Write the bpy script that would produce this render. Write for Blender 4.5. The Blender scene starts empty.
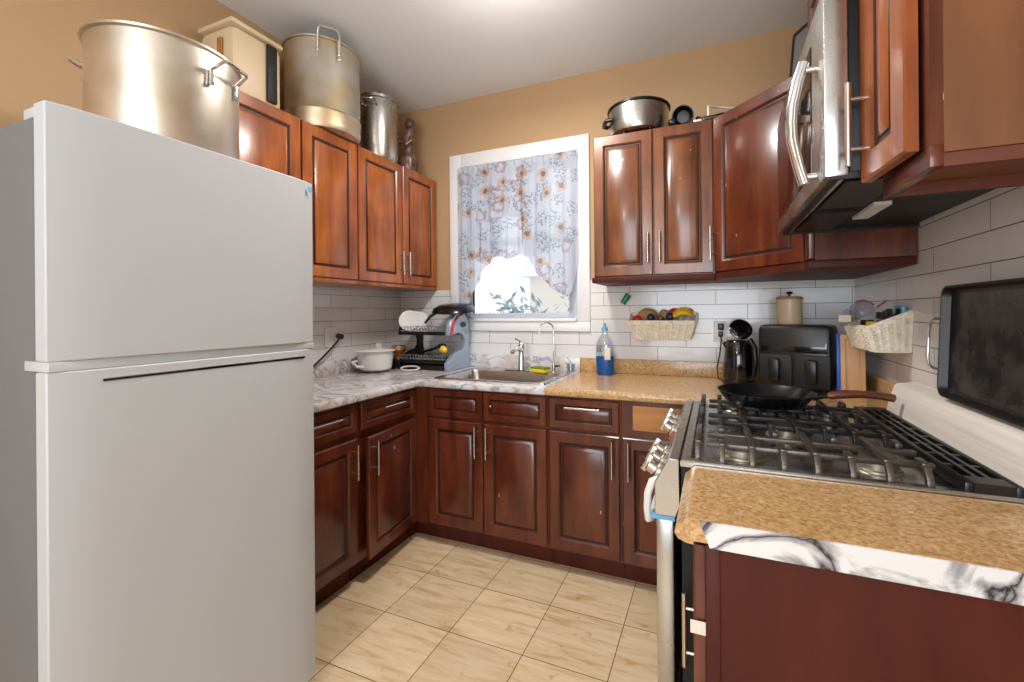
import bpy, bmesh, math, random
from mathutils import Vector, Matrix
random.seed(7)
S = bpy.context.scene
COL = S.collection
PI = math.pi

# ------------------------------------------------------------------ camera, world, lights, exposure
cam = bpy.data.cameras.new('camera'); camo = bpy.data.objects.new('camera', cam); COL.objects.link(camo)
yaw, roll, f = 0.389, -0.008, 437.6
Rm = Matrix.Rotation(yaw, 4, 'Z') @ Matrix.Rotation(PI/2, 4, 'X') @ Matrix.Rotation(roll*-1, 4, 'Z').inverted()
camo.matrix_world = Matrix.Translation((2.153, -2.626, 1.272)) @ Rm
cam.sensor_fit = 'HORIZONTAL'; cam.sensor_width = 36; cam.lens = f/1024*36
cam.shift_x = (512-535.4)/1024; cam.shift_y = (312.3-341)/1024
cam.clip_start = 0.02; cam.clip_end = 200
S.camera = camo

wd = bpy.data.worlds.new('sky'); S.world = wd; wd.use_nodes = True
nt = wd.node_tree; nt.nodes.clear()
bg = nt.nodes.new('ShaderNodeBackground'); wo = nt.nodes.new('ShaderNodeOutputWorld')
bg.inputs[0].default_value = (0.93, 0.96, 1.0, 1); bg.inputs[1].default_value = 1.15
nt.links.new(bg.outputs[0], wo.inputs[0])

def area(name, loc, aim, sx, sy, power, color):
    l = bpy.data.lights.new(name, 'AREA'); l.shape = 'RECTANGLE'; l.size = sx; l.size_y = sy
    l.energy = power; l.color = color
    o = bpy.data.objects.new(name, l); COL.objects.link(o); o.location = loc
    o.rotation_euler = (Vector(aim)-Vector(loc)).to_track_quat('-Z', 'Y').to_euler()
    return o
# daylight through the big window behind the camera, kitchen lamp, added rear fill
area('daylight_rear_window', (2.1, -4.55, 1.35), (1.2, 0, 1.25), 1.9, 1.5, 52, (0.84, 0.93, 1.0))
area('ceiling_lamp_light', (1.36, -1.02, 2.60), (1.36, -1.02, 0), 0.25, 0.25, 17, (1.0, 0.95, 0.89))
pk = bpy.data.lights.new('ceiling_lamp_glow', 'POINT'); pk.energy = 6; pk.color = (1.0, 0.95, 0.89); pk.shadow_soft_size = 0.1
pko = bpy.data.objects.new('ceiling_lamp_glow', pk); COL.objects.link(pko); pko.location = (1.36, -1.02, 2.5)
pl = bpy.data.lights.new('rear_fill_light', 'POINT'); pl.energy = 20; pl.color = (0.97, 0.98, 1.0); pl.shadow_soft_size = 0.12  # fill light added behind the camera to brighten the room
plo = bpy.data.objects.new('rear_fill_light', pl); COL.objects.link(plo); plo.location = (1.3, -3.55, 2.25)

vs = S.view_settings
S.display_settings.display_device = 'sRGB'
vs.view_transform = 'Standard'; vs.look = 'None'; vs.gamma = 1; vs.use_curve_mapping = False
vs.exposure = 0.35

# ------------------------------------------------------------------ materials
def lin(c):
    return tuple(((x/255)/12.92 if x/255 <= 0.04045 else (((x/255)+0.055)/1.055)**2.4) for x in c) + (1,)
def mat(name, rgb, rough=0.5, metal=0.0, spec=0.5, coat=0.0, var=0.0, scale=8, stretch=(1, 1, 1), rgb2=None, bump=0.0, bscale=None, trans=0.0, alpha=1.0, rvar=0.0, emit=None, aniso=False):
    m = bpy.data.materials.new(name); m.use_nodes = True; n = m.node_tree; b = n.nodes['Principled BSDF']
    b.inputs['Base Color'].default_value = lin(rgb); b.inputs['Roughness'].default_value = rough
    b.inputs['Metallic'].default_value = metal; b.inputs['Specular IOR Level'].default_value = spec
    b.inputs['Coat Weight'].default_value = coat; b.inputs['Coat Roughness'].default_value = 0.12
    b.inputs['Transmission Weight'].default_value = trans; b.inputs['Alpha'].default_value = alpha
    if emit: b.inputs['Emission Color'].default_value = lin(emit[0]); b.inputs['Emission Strength'].default_value = emit[1]
    tc = n.nodes.new('ShaderNodeTexCoord'); mp = n.nodes.new('ShaderNodeMapping'); mp.inputs['Scale'].default_value = stretch
    n.links.new(tc.outputs['Object'], mp.inputs['Vector'])
    if rgb2 is not None or var or rvar or bump:
        no = n.nodes.new('ShaderNodeTexNoise'); no.inputs['Scale'].default_value = scale; no.inputs['Detail'].default_value = 5
        n.links.new(mp.outputs[0], no.inputs['Vector'])
    if rgb2 is not None:
        r = n.nodes.new('ShaderNodeValToRGB'); r.color_ramp.elements[0].position = 0.35; r.color_ramp.elements[1].position = 0.68
        r.color_ramp.elements[0].color = lin(rgb); r.color_ramp.elements[1].color = lin(rgb2)
        n.links.new(no.outputs['Fac'], r.inputs['Fac']); n.links.new(r.outputs[0], b.inputs['Base Color'])
    if rvar:
        mr = n.nodes.new('ShaderNodeMapRange'); mr.inputs['To Min'].default_value = max(0.02, rough-rvar); mr.inputs['To Max'].default_value = rough+rvar
        n.links.new(no.outputs['Fac'], mr.inputs['Value']); n.links.new(mr.outputs[0], b.inputs['Roughness'])
    if bump:
        bn = n.nodes.new('ShaderNodeTexNoise'); bn.inputs['Scale'].default_value = bscale or scale*4; bn.inputs['Detail'].default_value = 3
        n.links.new(mp.outputs[0], bn.inputs['Vector'])
        bp = n.nodes.new('ShaderNodeBump'); bp.inputs['Strength'].default_value = bump; bp.inputs['Distance'].default_value = 0.003
        n.links.new(bn.outputs['Fac'], bp.inputs['Height']); n.links.new(bp.outputs[0], b.inputs['Normal'])
    return m

def wood(name, dark, mid, light, rough=0.28, coat=0.35, sc=2.2, stretch=(7, 7, 0.9)):
    m = bpy.data.materials.new(name); m.use_nodes = True; n = m.node_tree; b = n.nodes['Principled BSDF']
    tc = n.nodes.new('ShaderNodeTexCoord'); mp = n.nodes.new('ShaderNodeMapping'); mp.inputs['Scale'].default_value = stretch
    n.links.new(tc.outputs['Object'], mp.inputs['Vector'])
    no = n.nodes.new('ShaderNodeTexNoise'); no.inputs['Scale'].default_value = sc; no.inputs['Detail'].default_value = 8; no.inputs['Roughness'].default_value = 0.62
    n.links.new(mp.outputs[0], no.inputs['Vector'])
    r = n.nodes.new('ShaderNodeValToRGB'); e = r.color_ramp.elements
    e[0].position = 0.3; e[0].color = lin(dark); e[1].position = 0.72; e[1].color = lin(light)
    x = e.new(0.5); x.color = lin(mid)
    n.links.new(no.outputs['Fac'], r.inputs['Fac'])
    # broad blotches of the stain
    n2 = n.nodes.new('ShaderNodeTexNoise'); n2.inputs['Scale'].default_value = 5.0; n2.inputs['Detail'].default_value = 2
    n.links.new(tc.outputs['Object'], n2.inputs['Vector'])
    mx = n.nodes.new('ShaderNodeMix'); mx.data_type = 'RGBA'; mx.blend_type = 'MULTIPLY'; mx.inputs['Factor'].default_value = 0.5
    r2 = n.nodes.new('ShaderNodeValToRGB'); r2.color_ramp.elements[0].position = 0.35; r2.color_ramp.elements[1].position = 0.65
    r2.color_ramp.elements[0].color = (0.45, 0.40, 0.40, 1); r2.color_ramp.elements[1].color = (1, 1, 1, 1)
    n.links.new(n2.outputs['Fac'], r2.inputs['Fac'])
    n.links.new(r.outputs[0], mx.inputs['A']); n.links.new(r2.outputs[0], mx.inputs['B'])
    # small pale chips and scratches
    vo = n.nodes.new('ShaderNodeTexVoronoi'); vo.inputs['Scale'].default_value = 13
    mp2 = n.nodes.new('ShaderNodeMapping'); mp2.inputs['Scale'].default_value = (1.6, 1.6, 0.6); n.links.new(tc.outputs['Object'], mp2.inputs['Vector']); n.links.new(mp2.outputs[0], vo.inputs['Vector'])
    lt = n.nodes.new('ShaderNodeMath'); lt.operation = 'LESS_THAN'; lt.inputs[1].default_value = 0.075
    n.links.new(vo.outputs['Distance'], lt.inputs[0])
    lt2 = n.nodes.new('ShaderNodeMath'); lt2.operation = 'MULTIPLY'; sp = n.nodes.new('ShaderNodeSeparateColor'); n.links.new(vo.outputs['Color'], sp.inputs[0])
    g = n.nodes.new('ShaderNodeMath'); g.operation = 'GREATER_THAN'; g.inputs[1].default_value = 0.72; n.links.new(sp.outputs[0], g.inputs[0])
    n.links.new(lt.outputs[0], lt2.inputs[0]); n.links.new(g.outputs[0], lt2.inputs[1])
    m3 = n.nodes.new('ShaderNodeMix'); m3.data_type = 'RGBA'; m3.inputs['B'].default_value = lin((196, 140, 104))
    n.links.new(mx.outputs['Result'], m3.inputs['A']); n.links.new(lt2.outputs[0], m3.inputs['Factor'])
    n.links.new(m3.outputs['Result'], b.inputs['Base Color'])
    b.inputs['Roughness'].default_value = rough; b.inputs['Coat Weight'].default_value = coat; b.inputs['Coat Roughness'].default_value = 0.16
    bp = n.nodes.new('ShaderNodeBump'); bp.inputs['Strength'].default_value = 0.12; bp.inputs['Distance'].default_value = 0.002
    n.links.new(no.outputs['Fac'], bp.inputs['Height']); n.links.new(bp.outputs[0], b.inputs['Normal'])
    return m

def tile_mat(name, axis, off, bw=0.3146):
    """white glazed brick tile; axis = the world axis along the wall"""
    m = bpy.data.materials.new(name); m.use_nodes = True; n = m.node_tree; b = n.nodes['Principled BSDF']
    tc = n.nodes.new('ShaderNodeTexCoord'); sx = n.nodes.new('ShaderNodeSeparateXYZ'); cx = n.nodes.new('ShaderNodeCombineXYZ')
    n.links.new(tc.outputs['Object'], sx.inputs[0])
    a = n.nodes.new('ShaderNodeMath'); a.operation = 'SUBTRACT'; a.inputs[1].default_value = off[0]
    c = n.nodes.new('ShaderNodeMath'); c.operation = 'SUBTRACT'; c.inputs[1].default_value = off[1]
    n.links.new(sx.outputs[axis], a.inputs[0]); n.links.new(sx.outputs[2], c.inputs[0])
    n.links.new(a.outputs[0], cx.inputs[0]); n.links.new(c.outputs[0], cx.inputs[1])
    br = n.nodes.new('ShaderNodeTexBrick'); br.offset = 0.5; br.squash = 1
    br.inputs['Scale'].default_value = 1; br.inputs['Brick Width'].default_value = bw; br.inputs['Row Height'].default_value = 0.0802
    br.inputs['Mortar Size'].default_value = 0.0016; br.inputs['Mortar Smooth'].default_value = 0.3
    br.inputs['Color1'].default_value = lin((228, 226, 226)); br.inputs['Color2'].default_value = lin((222, 221, 223)); br.inputs['Mortar'].default_value = lin((112, 106, 104))
    n.links.new(cx.outputs[0], br.inputs['Vector'])
    n.links.new(br.outputs['Color'], b.inputs['Base Color'])
    b.inputs['Roughness'].default_value = 0.13
    no = n.nodes.new('ShaderNodeTexNoise'); no.inputs['Scale'].default_value = 9; no.inputs['Detail'].default_value = 2
    n.links.new(tc.outputs['Object'], no.inputs['Vector'])
    ad = n.nodes.new('ShaderNodeMath'); ad.operation = 'MULTIPLY_ADD'; ad.inputs[1].default_value = -1.0
    sc = n.nodes.new('ShaderNodeMath'); sc.operation = 'MULTIPLY'; sc.inputs[1].default_value = 0.8; n.links.new(no.outputs['Fac'], sc.inputs[0])
    n.links.new(br.outputs['Fac'], ad.inputs[0]); n.links.new(sc.outputs[0], ad.inputs[2])
    bp = n.nodes.new('ShaderNodeBump'); bp.inputs['Strength'].default_value = 0.5; bp.inputs['Distance'].default_value = 0.003
    n.links.new(ad.outputs[0], bp.inputs['Height']); n.links.new(bp.outputs[0], b.inputs['Normal'])
    return m

def floor_mat():
    m = bpy.data.materials.new('floor_tile'); m.use_nodes = True; n = m.node_tree; b = n.nodes['Principled BSDF']
    tc = n.nodes.new('ShaderNodeTexCoord'); mp = n.nodes.new('ShaderNodeMapping'); mp.inputs['Location'].default_value = (-0.842+3.2, 0.5555+5.9, 0)
    n.links.new(tc.outputs['Object'], mp.inputs['Vector'])
    br = n.nodes.new('ShaderNodeTexBrick'); br.offset = 0; br.squash = 1
    br.inputs['Scale'].default_value = 1; br.inputs['Brick Width'].default_value = 0.32; br.inputs['Row Height'].default_value = 0.295
    br.inputs['Mortar Size'].default_value = 0.0017; br.inputs['Mortar Smooth'].default_value = 0.2
    br.inputs['Color1'].default_value = (1, 1, 1, 1); br.inputs['Color2'].default_value = (0.86, 0.86, 0.86, 1); br.inputs['Mortar'].default_value = (0.12, 0.09, 0.07, 1)
    n.links.new(mp.outputs[0], br.inputs['Vector'])
    m2 = n.nodes.new('ShaderNodeMapping'); m2.inputs['Rotation'].default_value = (0, 0, math.radians(-38)); m2.inputs['Scale'].default_value = (1.3, 8, 1)
    n.links.new(tc.outputs['Object'], m2.inputs['Vector'])
    no = n.nodes.new('ShaderNodeTexNoise'); no.inputs['Scale'].default_value = 3.2; no.inputs['Detail'].default_value = 7; no.inputs['Roughness'].default_value = 0.62; no.inputs['Distortion'].default_value = 0.5
    n.links.new(m2.outputs[0], no.inputs['Vector'])
    r = n.nodes.new('ShaderNodeValToRGB'); e = r.color_ramp.elements
    e[0].position = 0.33; e[0].color = lin((206, 172, 128)); e[1].position = 0.62; e[1].color = lin((234, 212, 178))
    x = e.new(0.46); x.color = lin((226, 200, 160))
    n.links.new(no.outputs['Fac'], r.inputs['Fac'])
    mx = n.nodes.new('ShaderNodeMix'); mx.data_type = 'RGBA'; mx.blend_type = 'MULTIPLY'; mx.inputs['Factor'].default_value = 1
    n.links.new(r.outputs[0], mx.inputs['A']); n.links.new(br.outputs['Color'], mx.inputs['B'])
    # worn spots
    n3 = n.nodes.new('ShaderNodeTexNoise'); n3.inputs['Scale'].default_value = 14; n3.inputs['Detail'].default_value = 4
    n.links.new(tc.outputs['Object'], n3.inputs['Vector'])
    r3 = n.nodes.new('ShaderNodeValToRGB'); r3.color_ramp.elements[0].position = 0.64; r3.color_ramp.elements[1].position = 0.72
    r3.color_ramp.elements[0].color = (0, 0, 0, 1); r3.color_ramp.elements[1].color = (0.5, 0.5, 0.5, 1)
    n.links.new(n3.outputs['Fac'], r3.inputs['Fac'])
    m4 = n.nodes.new('ShaderNodeMix'); m4.data_type = 'RGBA'; m4.inputs['B'].default_value = lin((170, 122, 74))
    n.links.new(mx.outputs['Result'], m4.inputs['A']); n.links.new(r3.outputs[0], m4.inputs['Factor'])
    n.links.new(m4.outputs['Result'], b.inputs['Base Color'])
    b.inputs['Roughness'].default_value = 0.36
    bp = n.nodes.new('ShaderNodeBump'); bp.inputs['Strength'].default_value = 0.4; bp.inputs['Distance'].default_value = 0.002; bp.invert = True
    n.links.new(br.outputs['Fac'], bp.inputs['Height']); n.links.new(bp.outputs[0], b.inputs['Normal'])
    return m

def marble_mat(name, base, vein, wear=None):
    m = bpy.data.materials.new(name); m.use_nodes = True; n = m.node_tree; b = n.nodes['Principled BSDF']
    tc = n.nodes.new('ShaderNodeTexCoord')
    mp = n.nodes.new('ShaderNodeMapping'); mp.inputs['Rotation'].default_value = (0.3, 0.5, 0.6); mp.inputs['Scale'].default_value = (1, 2.2, 1.6)
    n.links.new(tc.outputs['Object'], mp.inputs['Vector'])
    no = n.nodes.new('ShaderNodeTexNoise'); no.inputs['Scale'].default_value = 4.2; no.inputs['Detail'].default_value = 7; no.inputs['Distortion'].default_value = 1.6
    n.links.new(mp.outputs[0], no.inputs['Vector'])
    ab = n.nodes.new('ShaderNodeMath'); ab.operation = 'SUBTRACT'; ab.inputs[1].default_value = 0.5; n.links.new(no.outputs['Fac'], ab.inputs[0])
    a2 = n.nodes.new('ShaderNodeMath'); a2.operation = 'ABSOLUTE'; n.links.new(ab.outputs[0], a2.inputs[0])
    r = n.nodes.new('ShaderNodeValToRGB'); e = r.color_ramp.elements
    e[0].position = 0.0; e[0].color = lin(vein); e[1].position = 0.07; e[1].color = lin(base)
    x = e.new(0.02); x.color = lin(tuple(int(0.45*a+0.55*c) for a, c in zip(vein, base)))
    n.links.new(a2.outputs[0], r.inputs['Fac'])
    out = r.outputs[0]
    if wear:
        n3 = n.nodes.new('ShaderNodeTexNoise'); n3.inputs['Scale'].default_value = 6; n3.inputs['Detail'].default_value = 5
        n.links.new(tc.outputs['Object'], n3.inputs['Vector'])
        r3 = n.nodes.new('ShaderNodeValToRGB'); r3.color_ramp.elements[0].position = 0.50; r3.color_ramp.elements[1].position = 0.64
        r3.color_ramp.elements[0].color = (0, 0, 0, 1); r3.color_ramp.elements[1].color = (0.75, 0.75, 0.75, 1)
        n.links.new(n3.outputs['Fac'], r3.inputs['Fac'])
        mx = n.nodes.new('ShaderNodeMix'); mx.data_type = 'RGBA'; mx.inputs['B'].default_value = lin(wear)
        n.links.new(out, mx.inputs['A']); n.links.new(r3.outputs[0], mx.inputs['Factor']); out = mx.outputs['Result']
    n.links.new(out, b.inputs['Base Color']); b.inputs['Roughness'].default_value = 0.22
    return m

def granule_mat(name, cs, rough=0.3, bump=0.25):
    m = bpy.data.materials.new(name); m.use_nodes = True; n = m.node_tree; b = n.nodes['Principled BSDF']
    tc = n.nodes.new('ShaderNodeTexCoord'); mp = n.nodes.new('ShaderNodeMapping'); mp.inputs['Scale'].default_value = (1.3, 1.5, 1.4)
    mp.inputs['Rotation'].default_value = (0, 0, 0.5)
    n.links.new(tc.outputs['Object'], mp.inputs['Vector'])
    vo = n.nodes.new('ShaderNodeTexVoronoi'); vo.inputs['Scale'].default_value = 120; n.links.new(mp.outputs[0], vo.inputs['Vector'])
    no = n.nodes.new('ShaderNodeTexNoise'); no.inputs['Scale'].default_value = 60; no.inputs['Detail'].default_value = 6; n.links.new(mp.outputs[0], no.inputs['Vector'])
    sp = n.nodes.new('ShaderNodeSeparateColor'); n.links.new(vo.outputs['Color'], sp.inputs[0])
    mm = n.nodes.new('ShaderNodeMath'); mm.operation = 'MULTIPLY_ADD'; mm.inputs[1].default_value = 0.35
    s2 = n.nodes.new('ShaderNodeMath'); s2.operation = 'MULTIPLY'; s2.inputs[1].default_value = 0.65; n.links.new(no.outputs['Fac'], s2.inputs[0])
    n.links.new(sp.outputs[0], mm.inputs[0]); n.links.new(s2.outputs[0], mm.inputs[2])
    r = n.nodes.new('ShaderNodeValToRGB'); e = r.color_ramp.elements
    e[0].position = 0.28; e[0].color = lin(cs[0]); e[1].position = 0.75; e[1].color = lin(cs[2]); x = e.new(0.5); x.color = lin(cs[1])
    n.links.new(mm.outputs[0], r.inputs['Fac'])
    n.links.new(r.outputs[0], b.inputs['Base Color']); b.inputs['Roughness'].default_value = rough
    bp = n.nodes.new('ShaderNodeBump'); bp.inputs['Strength'].default_value = bump; bp.inputs['Distance'].default_value = 0.001
    n.links.new(mm.outputs[0], bp.inputs['Height']); n.links.new(bp.outputs[0], b.inputs['Normal'])
    return m

def curtain_mat():
    m = bpy.data.materials.new('floral_sheer'); m.use_nodes = True; n = m.node_tree
    for q in list(n.nodes):
        n.nodes.remove(q)
    out = n.nodes.new('ShaderNodeOutputMaterial')
    tc = n.nodes.new('ShaderNodeTexCoord'); sx = n.nodes.new('ShaderNodeSeparateXYZ'); cx = n.nodes.new('ShaderNodeCombineXYZ')
    n.links.new(tc.outputs['Object'], sx.inputs[0]); n.links.new(sx.outputs[0], cx.inputs[0]); n.links.new(sx.outputs[2], cx.inputs[1])
    no = n.nodes.new('ShaderNodeTexNoise'); no.inputs['Scale'].default_value = 30; n.links.new(cx.outputs[0], no.inputs['Vector'])
    def blend(a, fac, colr):
        mx = n.nodes.new('ShaderNodeMix'); mx.data_type = 'RGBA'; mx.inputs['B'].default_value = lin(colr)
        if a is None: mx.inputs['A'].default_value = lin((212, 218, 228))
        else: n.links.new(a, mx.inputs['A'])
        n.links.new(fac, mx.inputs['Factor']); return mx.outputs['Result']
    def math_(op, a, b_=None):
        q = n.nodes.new('ShaderNodeMath'); q.operation = op
        for i, v in enumerate((a, b_)):
            if v is None: continue
            if isinstance(v, (int, float)): q.inputs[i].default_value = v
            else: n.links.new(v, q.inputs[i])
        return q.outputs[0]
    def blobs(scale, rad, shift, keep, wob=0.25):
        mp = n.nodes.new('ShaderNodeMapping'); mp.inputs['Location'].default_value = (shift, shift*1.7, 0); n.links.new(cx.outputs[0], mp.inputs['Vector'])
        vo = n.nodes.new('ShaderNodeTexVoronoi'); vo.voronoi_dimensions = '2D'; vo.inputs['Scale'].default_value = scale; vo.inputs['Randomness'].default_value = 0.8
        n.links.new(mp.outputs[0], vo.inputs['Vector'])
        sp = n.nodes.new('ShaderNodeSeparateColor'); n.links.new(vo.outputs['Color'], sp.inputs[0])
        d = math_('ADD', vo.outputs['Distance'], math_('MULTIPLY', math_('SUBTRACT', no.outputs['Fac'], 0.5), wob))
        k = math_('GREATER_THAN', sp.outputs[0], keep)
        return d, k
    # leaves: thin blue-grey speckle clusters
    d, k = blobs(9, 0, 0.31, 0.30, 0.9)
    lv = math_('MULTIPLY', math_('LESS_THAN', d, 0.40), k)
    n2 = n.nodes.new('ShaderNodeTexNoise'); n2.inputs['Scale'].default_value = 75; n2.inputs['Detail'].default_value = 1; n.links.new(cx.outputs[0], n2.inputs['Vector'])
    lv = math_('MULTIPLY', lv, math_('GREATER_THAN', n2.outputs['Fac'], 0.53))
    c = blend(None, math_('MULTIPLY', lv, 0.55), (92, 116, 132))
    # pink scrolls
    d, k = blobs(7, 0, 1.9, 0.62, 0.5)
    rg = math_('MULTIPLY', math_('MULTIPLY', math_('LESS_THAN', d, 0.30), math_('GREATER_THAN', d, 0.17)), k)
    c = blend(c, math_('MULTIPLY', rg, 0.5), (170, 120, 138))
    # sunflowers: ochre ring with a grey-brown eye
    d, k = blobs(7.5, 0, 4.4, 0.42, 0.18)
    c = blend(c, math_('MULTIPLY', math_('MULTIPLY', math_('LESS_THAN', d, 0.27), k), 0.55), (214, 172, 130))
    c = blend(c, math_('MULTIPLY', math_('MULTIPLY', math_('LESS_THAN', d, 0.12), k), 0.7), (104, 98, 108))
    df = n.nodes.new('ShaderNodeBsdfDiffuse'); tl = n.nodes.new('ShaderNodeBsdfTranslucent'); tr = n.nodes.new('ShaderNodeBsdfTransparent')
    n.links.new(c, df.inputs[0]); n.links.new(c, tl.inputs[0])
    a = n.nodes.new('ShaderNodeMixShader'); a.inputs[0].default_value = 0.45; n.links.new(df.outputs[0], a.inputs[1]); n.links.new(tl.outputs[0], a.inputs[2])
    b = n.nodes.new('ShaderNodeMixShader'); b.inputs[0].default_value = 0.12; n.links.new(a.outputs[0], b.inputs[1]); n.links.new(tr.outputs[0], b.inputs[2])
    n.links.new(b.outputs[0], out.inputs[0])
    return m

def glass_mat(name, rgb=(255, 255, 255), alpha=0.15, rough=0.02):
    m = bpy.data.materials.new(name); m.use_nodes = True; n = m.node_tree
    for q in list(n.nodes): n.nodes.remove(q)
    out = n.nodes.new('ShaderNodeOutputMaterial'); t = n.nodes.new('ShaderNodeBsdfTransparent'); g = n.nodes.new('ShaderNodeBsdfGlossy')
    t.inputs[0].default_value = lin(rgb); g.inputs['Roughness'].default_value = rough
    x = n.nodes.new('ShaderNodeMixShader'); x.inputs[0].default_value = alpha
    n.links.new(t.outputs[0], x.inputs[1]); n.links.new(g.outputs[0], x.inputs[2]); n.links.new(x.outputs[0], out.inputs[0])
    return m

M = dict(
    wall=mat('wall_paint', (184, 151, 112), 0.7, bump=0.08, bscale=90, scale=3),
    ceil=mat('ceiling_paint', (232, 235, 238), 0.8, bump=0.05, bscale=60, scale=3),
    trim=mat('white_trim', (232, 232, 234), 0.35),
    vinyl=mat('window_vinyl', (184, 190, 204), 0.35),
    red=wood('cherry_wood', (66, 26, 18), (100, 44, 26), (126, 66, 36)),
    amber=wood('cherry_wood_lit', (130, 62, 26), (168, 92, 44), (194, 120, 62)),  # cherry made more orange, light on the upper cabinets put into the colour
    brownw=wood('cherry_wood_brown', (84, 44, 22), (120, 68, 34), (148, 92, 48)),
    panblack=mat('black_panel', (14, 12, 12), 0.45, spec=0.3),
    pinkzip=mat('zip_red', (190, 60, 80), 0.4),
    glaze=mat('dark_glaze', (50, 22, 14), 0.4),
    veneer=mat('cherry_veneer', (66, 24, 15), 0.5, spec=0.25, rgb2=(84, 34, 20), scale=3, stretch=(3, 3, 0.6)),
    veneer_o=mat('orange_veneer', (102, 60, 32), 0.5, rgb2=(126, 78, 44), scale=5, stretch=(3, 3, 0.6), coat=0.15),
    under=mat('cabinet_underside', (92, 44, 28), 0.5, rgb2=(120, 64, 40), scale=5, stretch=(1, 5, 1)),
    raw=mat('raw_plywood', (196, 134, 76), 0.6, rgb2=(210, 150, 92), scale=3, stretch=(1, 6, 12)),
    steel=mat('brushed_steel', (190, 190, 188), 0.27, 1.0, rvar=0.04, scale=9),
    nickel=mat('satin_nickel', (206, 200, 190), 0.27, 1.0),
    chrome=mat('chrome', (225, 228, 232), 0.12, 1.0),
    alu=mat('pot_aluminium', (206, 200, 186), 0.4, 1.0, rgb2=(222, 216, 204), scale=7, rvar=0.1, bump=0.15, bscale=12),
    alu_d=mat('pot_aluminium_worn', (222, 220, 214), 0.42, 1.0, rgb2=(196, 174, 130), scale=5, rvar=0.12, bump=0.3, bscale=9),
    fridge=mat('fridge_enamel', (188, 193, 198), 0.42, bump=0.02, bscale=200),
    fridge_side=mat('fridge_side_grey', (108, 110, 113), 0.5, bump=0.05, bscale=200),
    gasket=mat('gasket_grey', (120, 122, 126), 0.6),
    black=mat('black_plastic', (14, 14, 16), 0.35),
    blackg=mat('black_gloss', (10, 11, 14), 0.08, coat=0.5),
    blackm=mat('black_matte', (17, 17, 19), 0.6),
    iron=mat('cast_iron', (38, 36, 37), 0.38, 0.3, bump=0.3, bscale=120),
    ironw=mat('worn_grate_iron', (92, 86, 80), 0.34, 0.7, bump=0.2, bscale=90),
    marble=marble_mat('marble_laminate', (214, 214, 218), (142, 136, 140), (200, 186, 174)),
    marble2=marble_mat('marble_edge_strip', (222, 224, 226), (40, 38, 46)),
    brown=granule_mat('brown_laminate', ((164, 126, 80), (192, 154, 106), (212, 180, 134)), 0.2, 0.08),
    whiteg=mat('white_gloss', (234, 234, 236), 0.15),
    white=mat('white_plastic', (230, 230, 228), 0.4),
    cream=mat('cream_guard', (222, 214, 202), 0.4, rgb2=(242, 238, 232), scale=2.5, stretch=(6, 0.6, 30)),
    wicker=mat('wicker', (232, 220, 196), 0.6, bump=0.6, bscale=110, rgb2=(246, 240, 224), scale=30),
    beige=mat('beige_plastic', (214, 194, 158), 0.45),
    tan=mat('tan_enamel', (204, 178, 146), 0.35),
    bglass=mat('range_glass', (12, 12, 14), 0.06, coat=0.3),
    blue=mat('blue_tape', (28, 92, 200), 0.45),
    ltblue=mat('light_blue_tape', (104, 172, 214), 0.5),
    soap=mat('blue_soap', (24, 96, 176), 0.08, trans=0.35),
    clear=glass_mat('clear_plastic', (236, 242, 246), 0.12, 0.08),
    pane=glass_mat('window_pane', (250, 252, 255), 0.05, 0.01),
    bag=glass_mat('plastic_bag', (246, 246, 250), 0.16, 0.3),
    green=mat('green_plastic', (14, 128, 84), 0.35),
    yellow=mat('yellow_plastic', (240, 204, 40), 0.45, bump=0.3, bscale=80),
    scour=mat('scouring_green', (112, 132, 38), 0.9, bump=0.5, bscale=200),
    redp=mat('red_skin', (196, 34, 30), 0.3),
    orange=mat('orange_skin', (232, 96, 30), 0.35),
    banana=mat('banana_skin', (236, 196, 40), 0.4, rgb2=(220, 180, 34), scale=10),
    dblue=mat('dark_blue_skin', (36, 44, 74), 0.3),
    sack=mat('potato_skin', (176, 138, 92), 0.75, rgb2=(156, 116, 74), scale=20, bump=0.3),
    handle_w=mat('rosewood_handle', (92, 46, 32), 0.35, rgb2=(116, 62, 42), scale=8, stretch=(1, 8, 8), coat=0.3),
    panwear=mat('nonstick', (22, 24, 28), 0.22, 0.35, rvar=0.08, scale=12),
    tray=mat('greasy_tray', (44, 44, 48), 0.28, 0.5, rgb2=(92, 84, 78), scale=16, rvar=0.15, bump=0.25, bscale=26),
    brass=mat('burner_alloy', (178, 172, 158), 0.4, 0.9),
    copper=mat('amber_glass', (168, 112, 66), 0.2, 0.3, rgb2=(206, 160, 112), scale=16),
    figur=mat('dark_figurine', (74, 52, 44), 0.28, 0.2, rgb2=(150, 122, 110), scale=28, bump=0.6, bscale=40),
    paper=mat('paper_label', (222, 214, 196), 0.7),
    cord=mat('cord_black', (18, 18, 20), 0.45),
    snow=mat('snow', (236, 238, 240), 0.8, emit=None),
    siding=mat('pale_siding', (236, 226, 210), 0.7),
    brick=mat('brown_brick', (150, 100, 76), 0.8, rgb2=(120, 80, 64), scale=12),
    leaf=mat('frosted_leaves', (150, 168, 168), 0.7, rgb2=(196, 208, 208), scale=10),
    pinewood=mat('pale_wood_panel', (206, 166, 120), 0.5, rgb2=(192, 148, 100), scale=4, stretch=(5, 5, 0.7)),
    lightglass=mat('lamp_glass', (255, 240, 215), 0.3, emit=((255, 226, 180), 3.0)),
    tileb=tile_mat('tile_back', 0, (1.687-0.3146*20.5, 1.388-0.0802*30)),
    tilel=tile_mat('tile_left', 1, (-0.02-0.3146*20, 1.388-0.0802*30)),
    tiler=tile_mat('tile_right', 1, (-1.173-0.62*20, 1.388-0.0802*30), 0.62),
    floor=floor_mat(),
    curtain=curtain_mat(),
)

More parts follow.
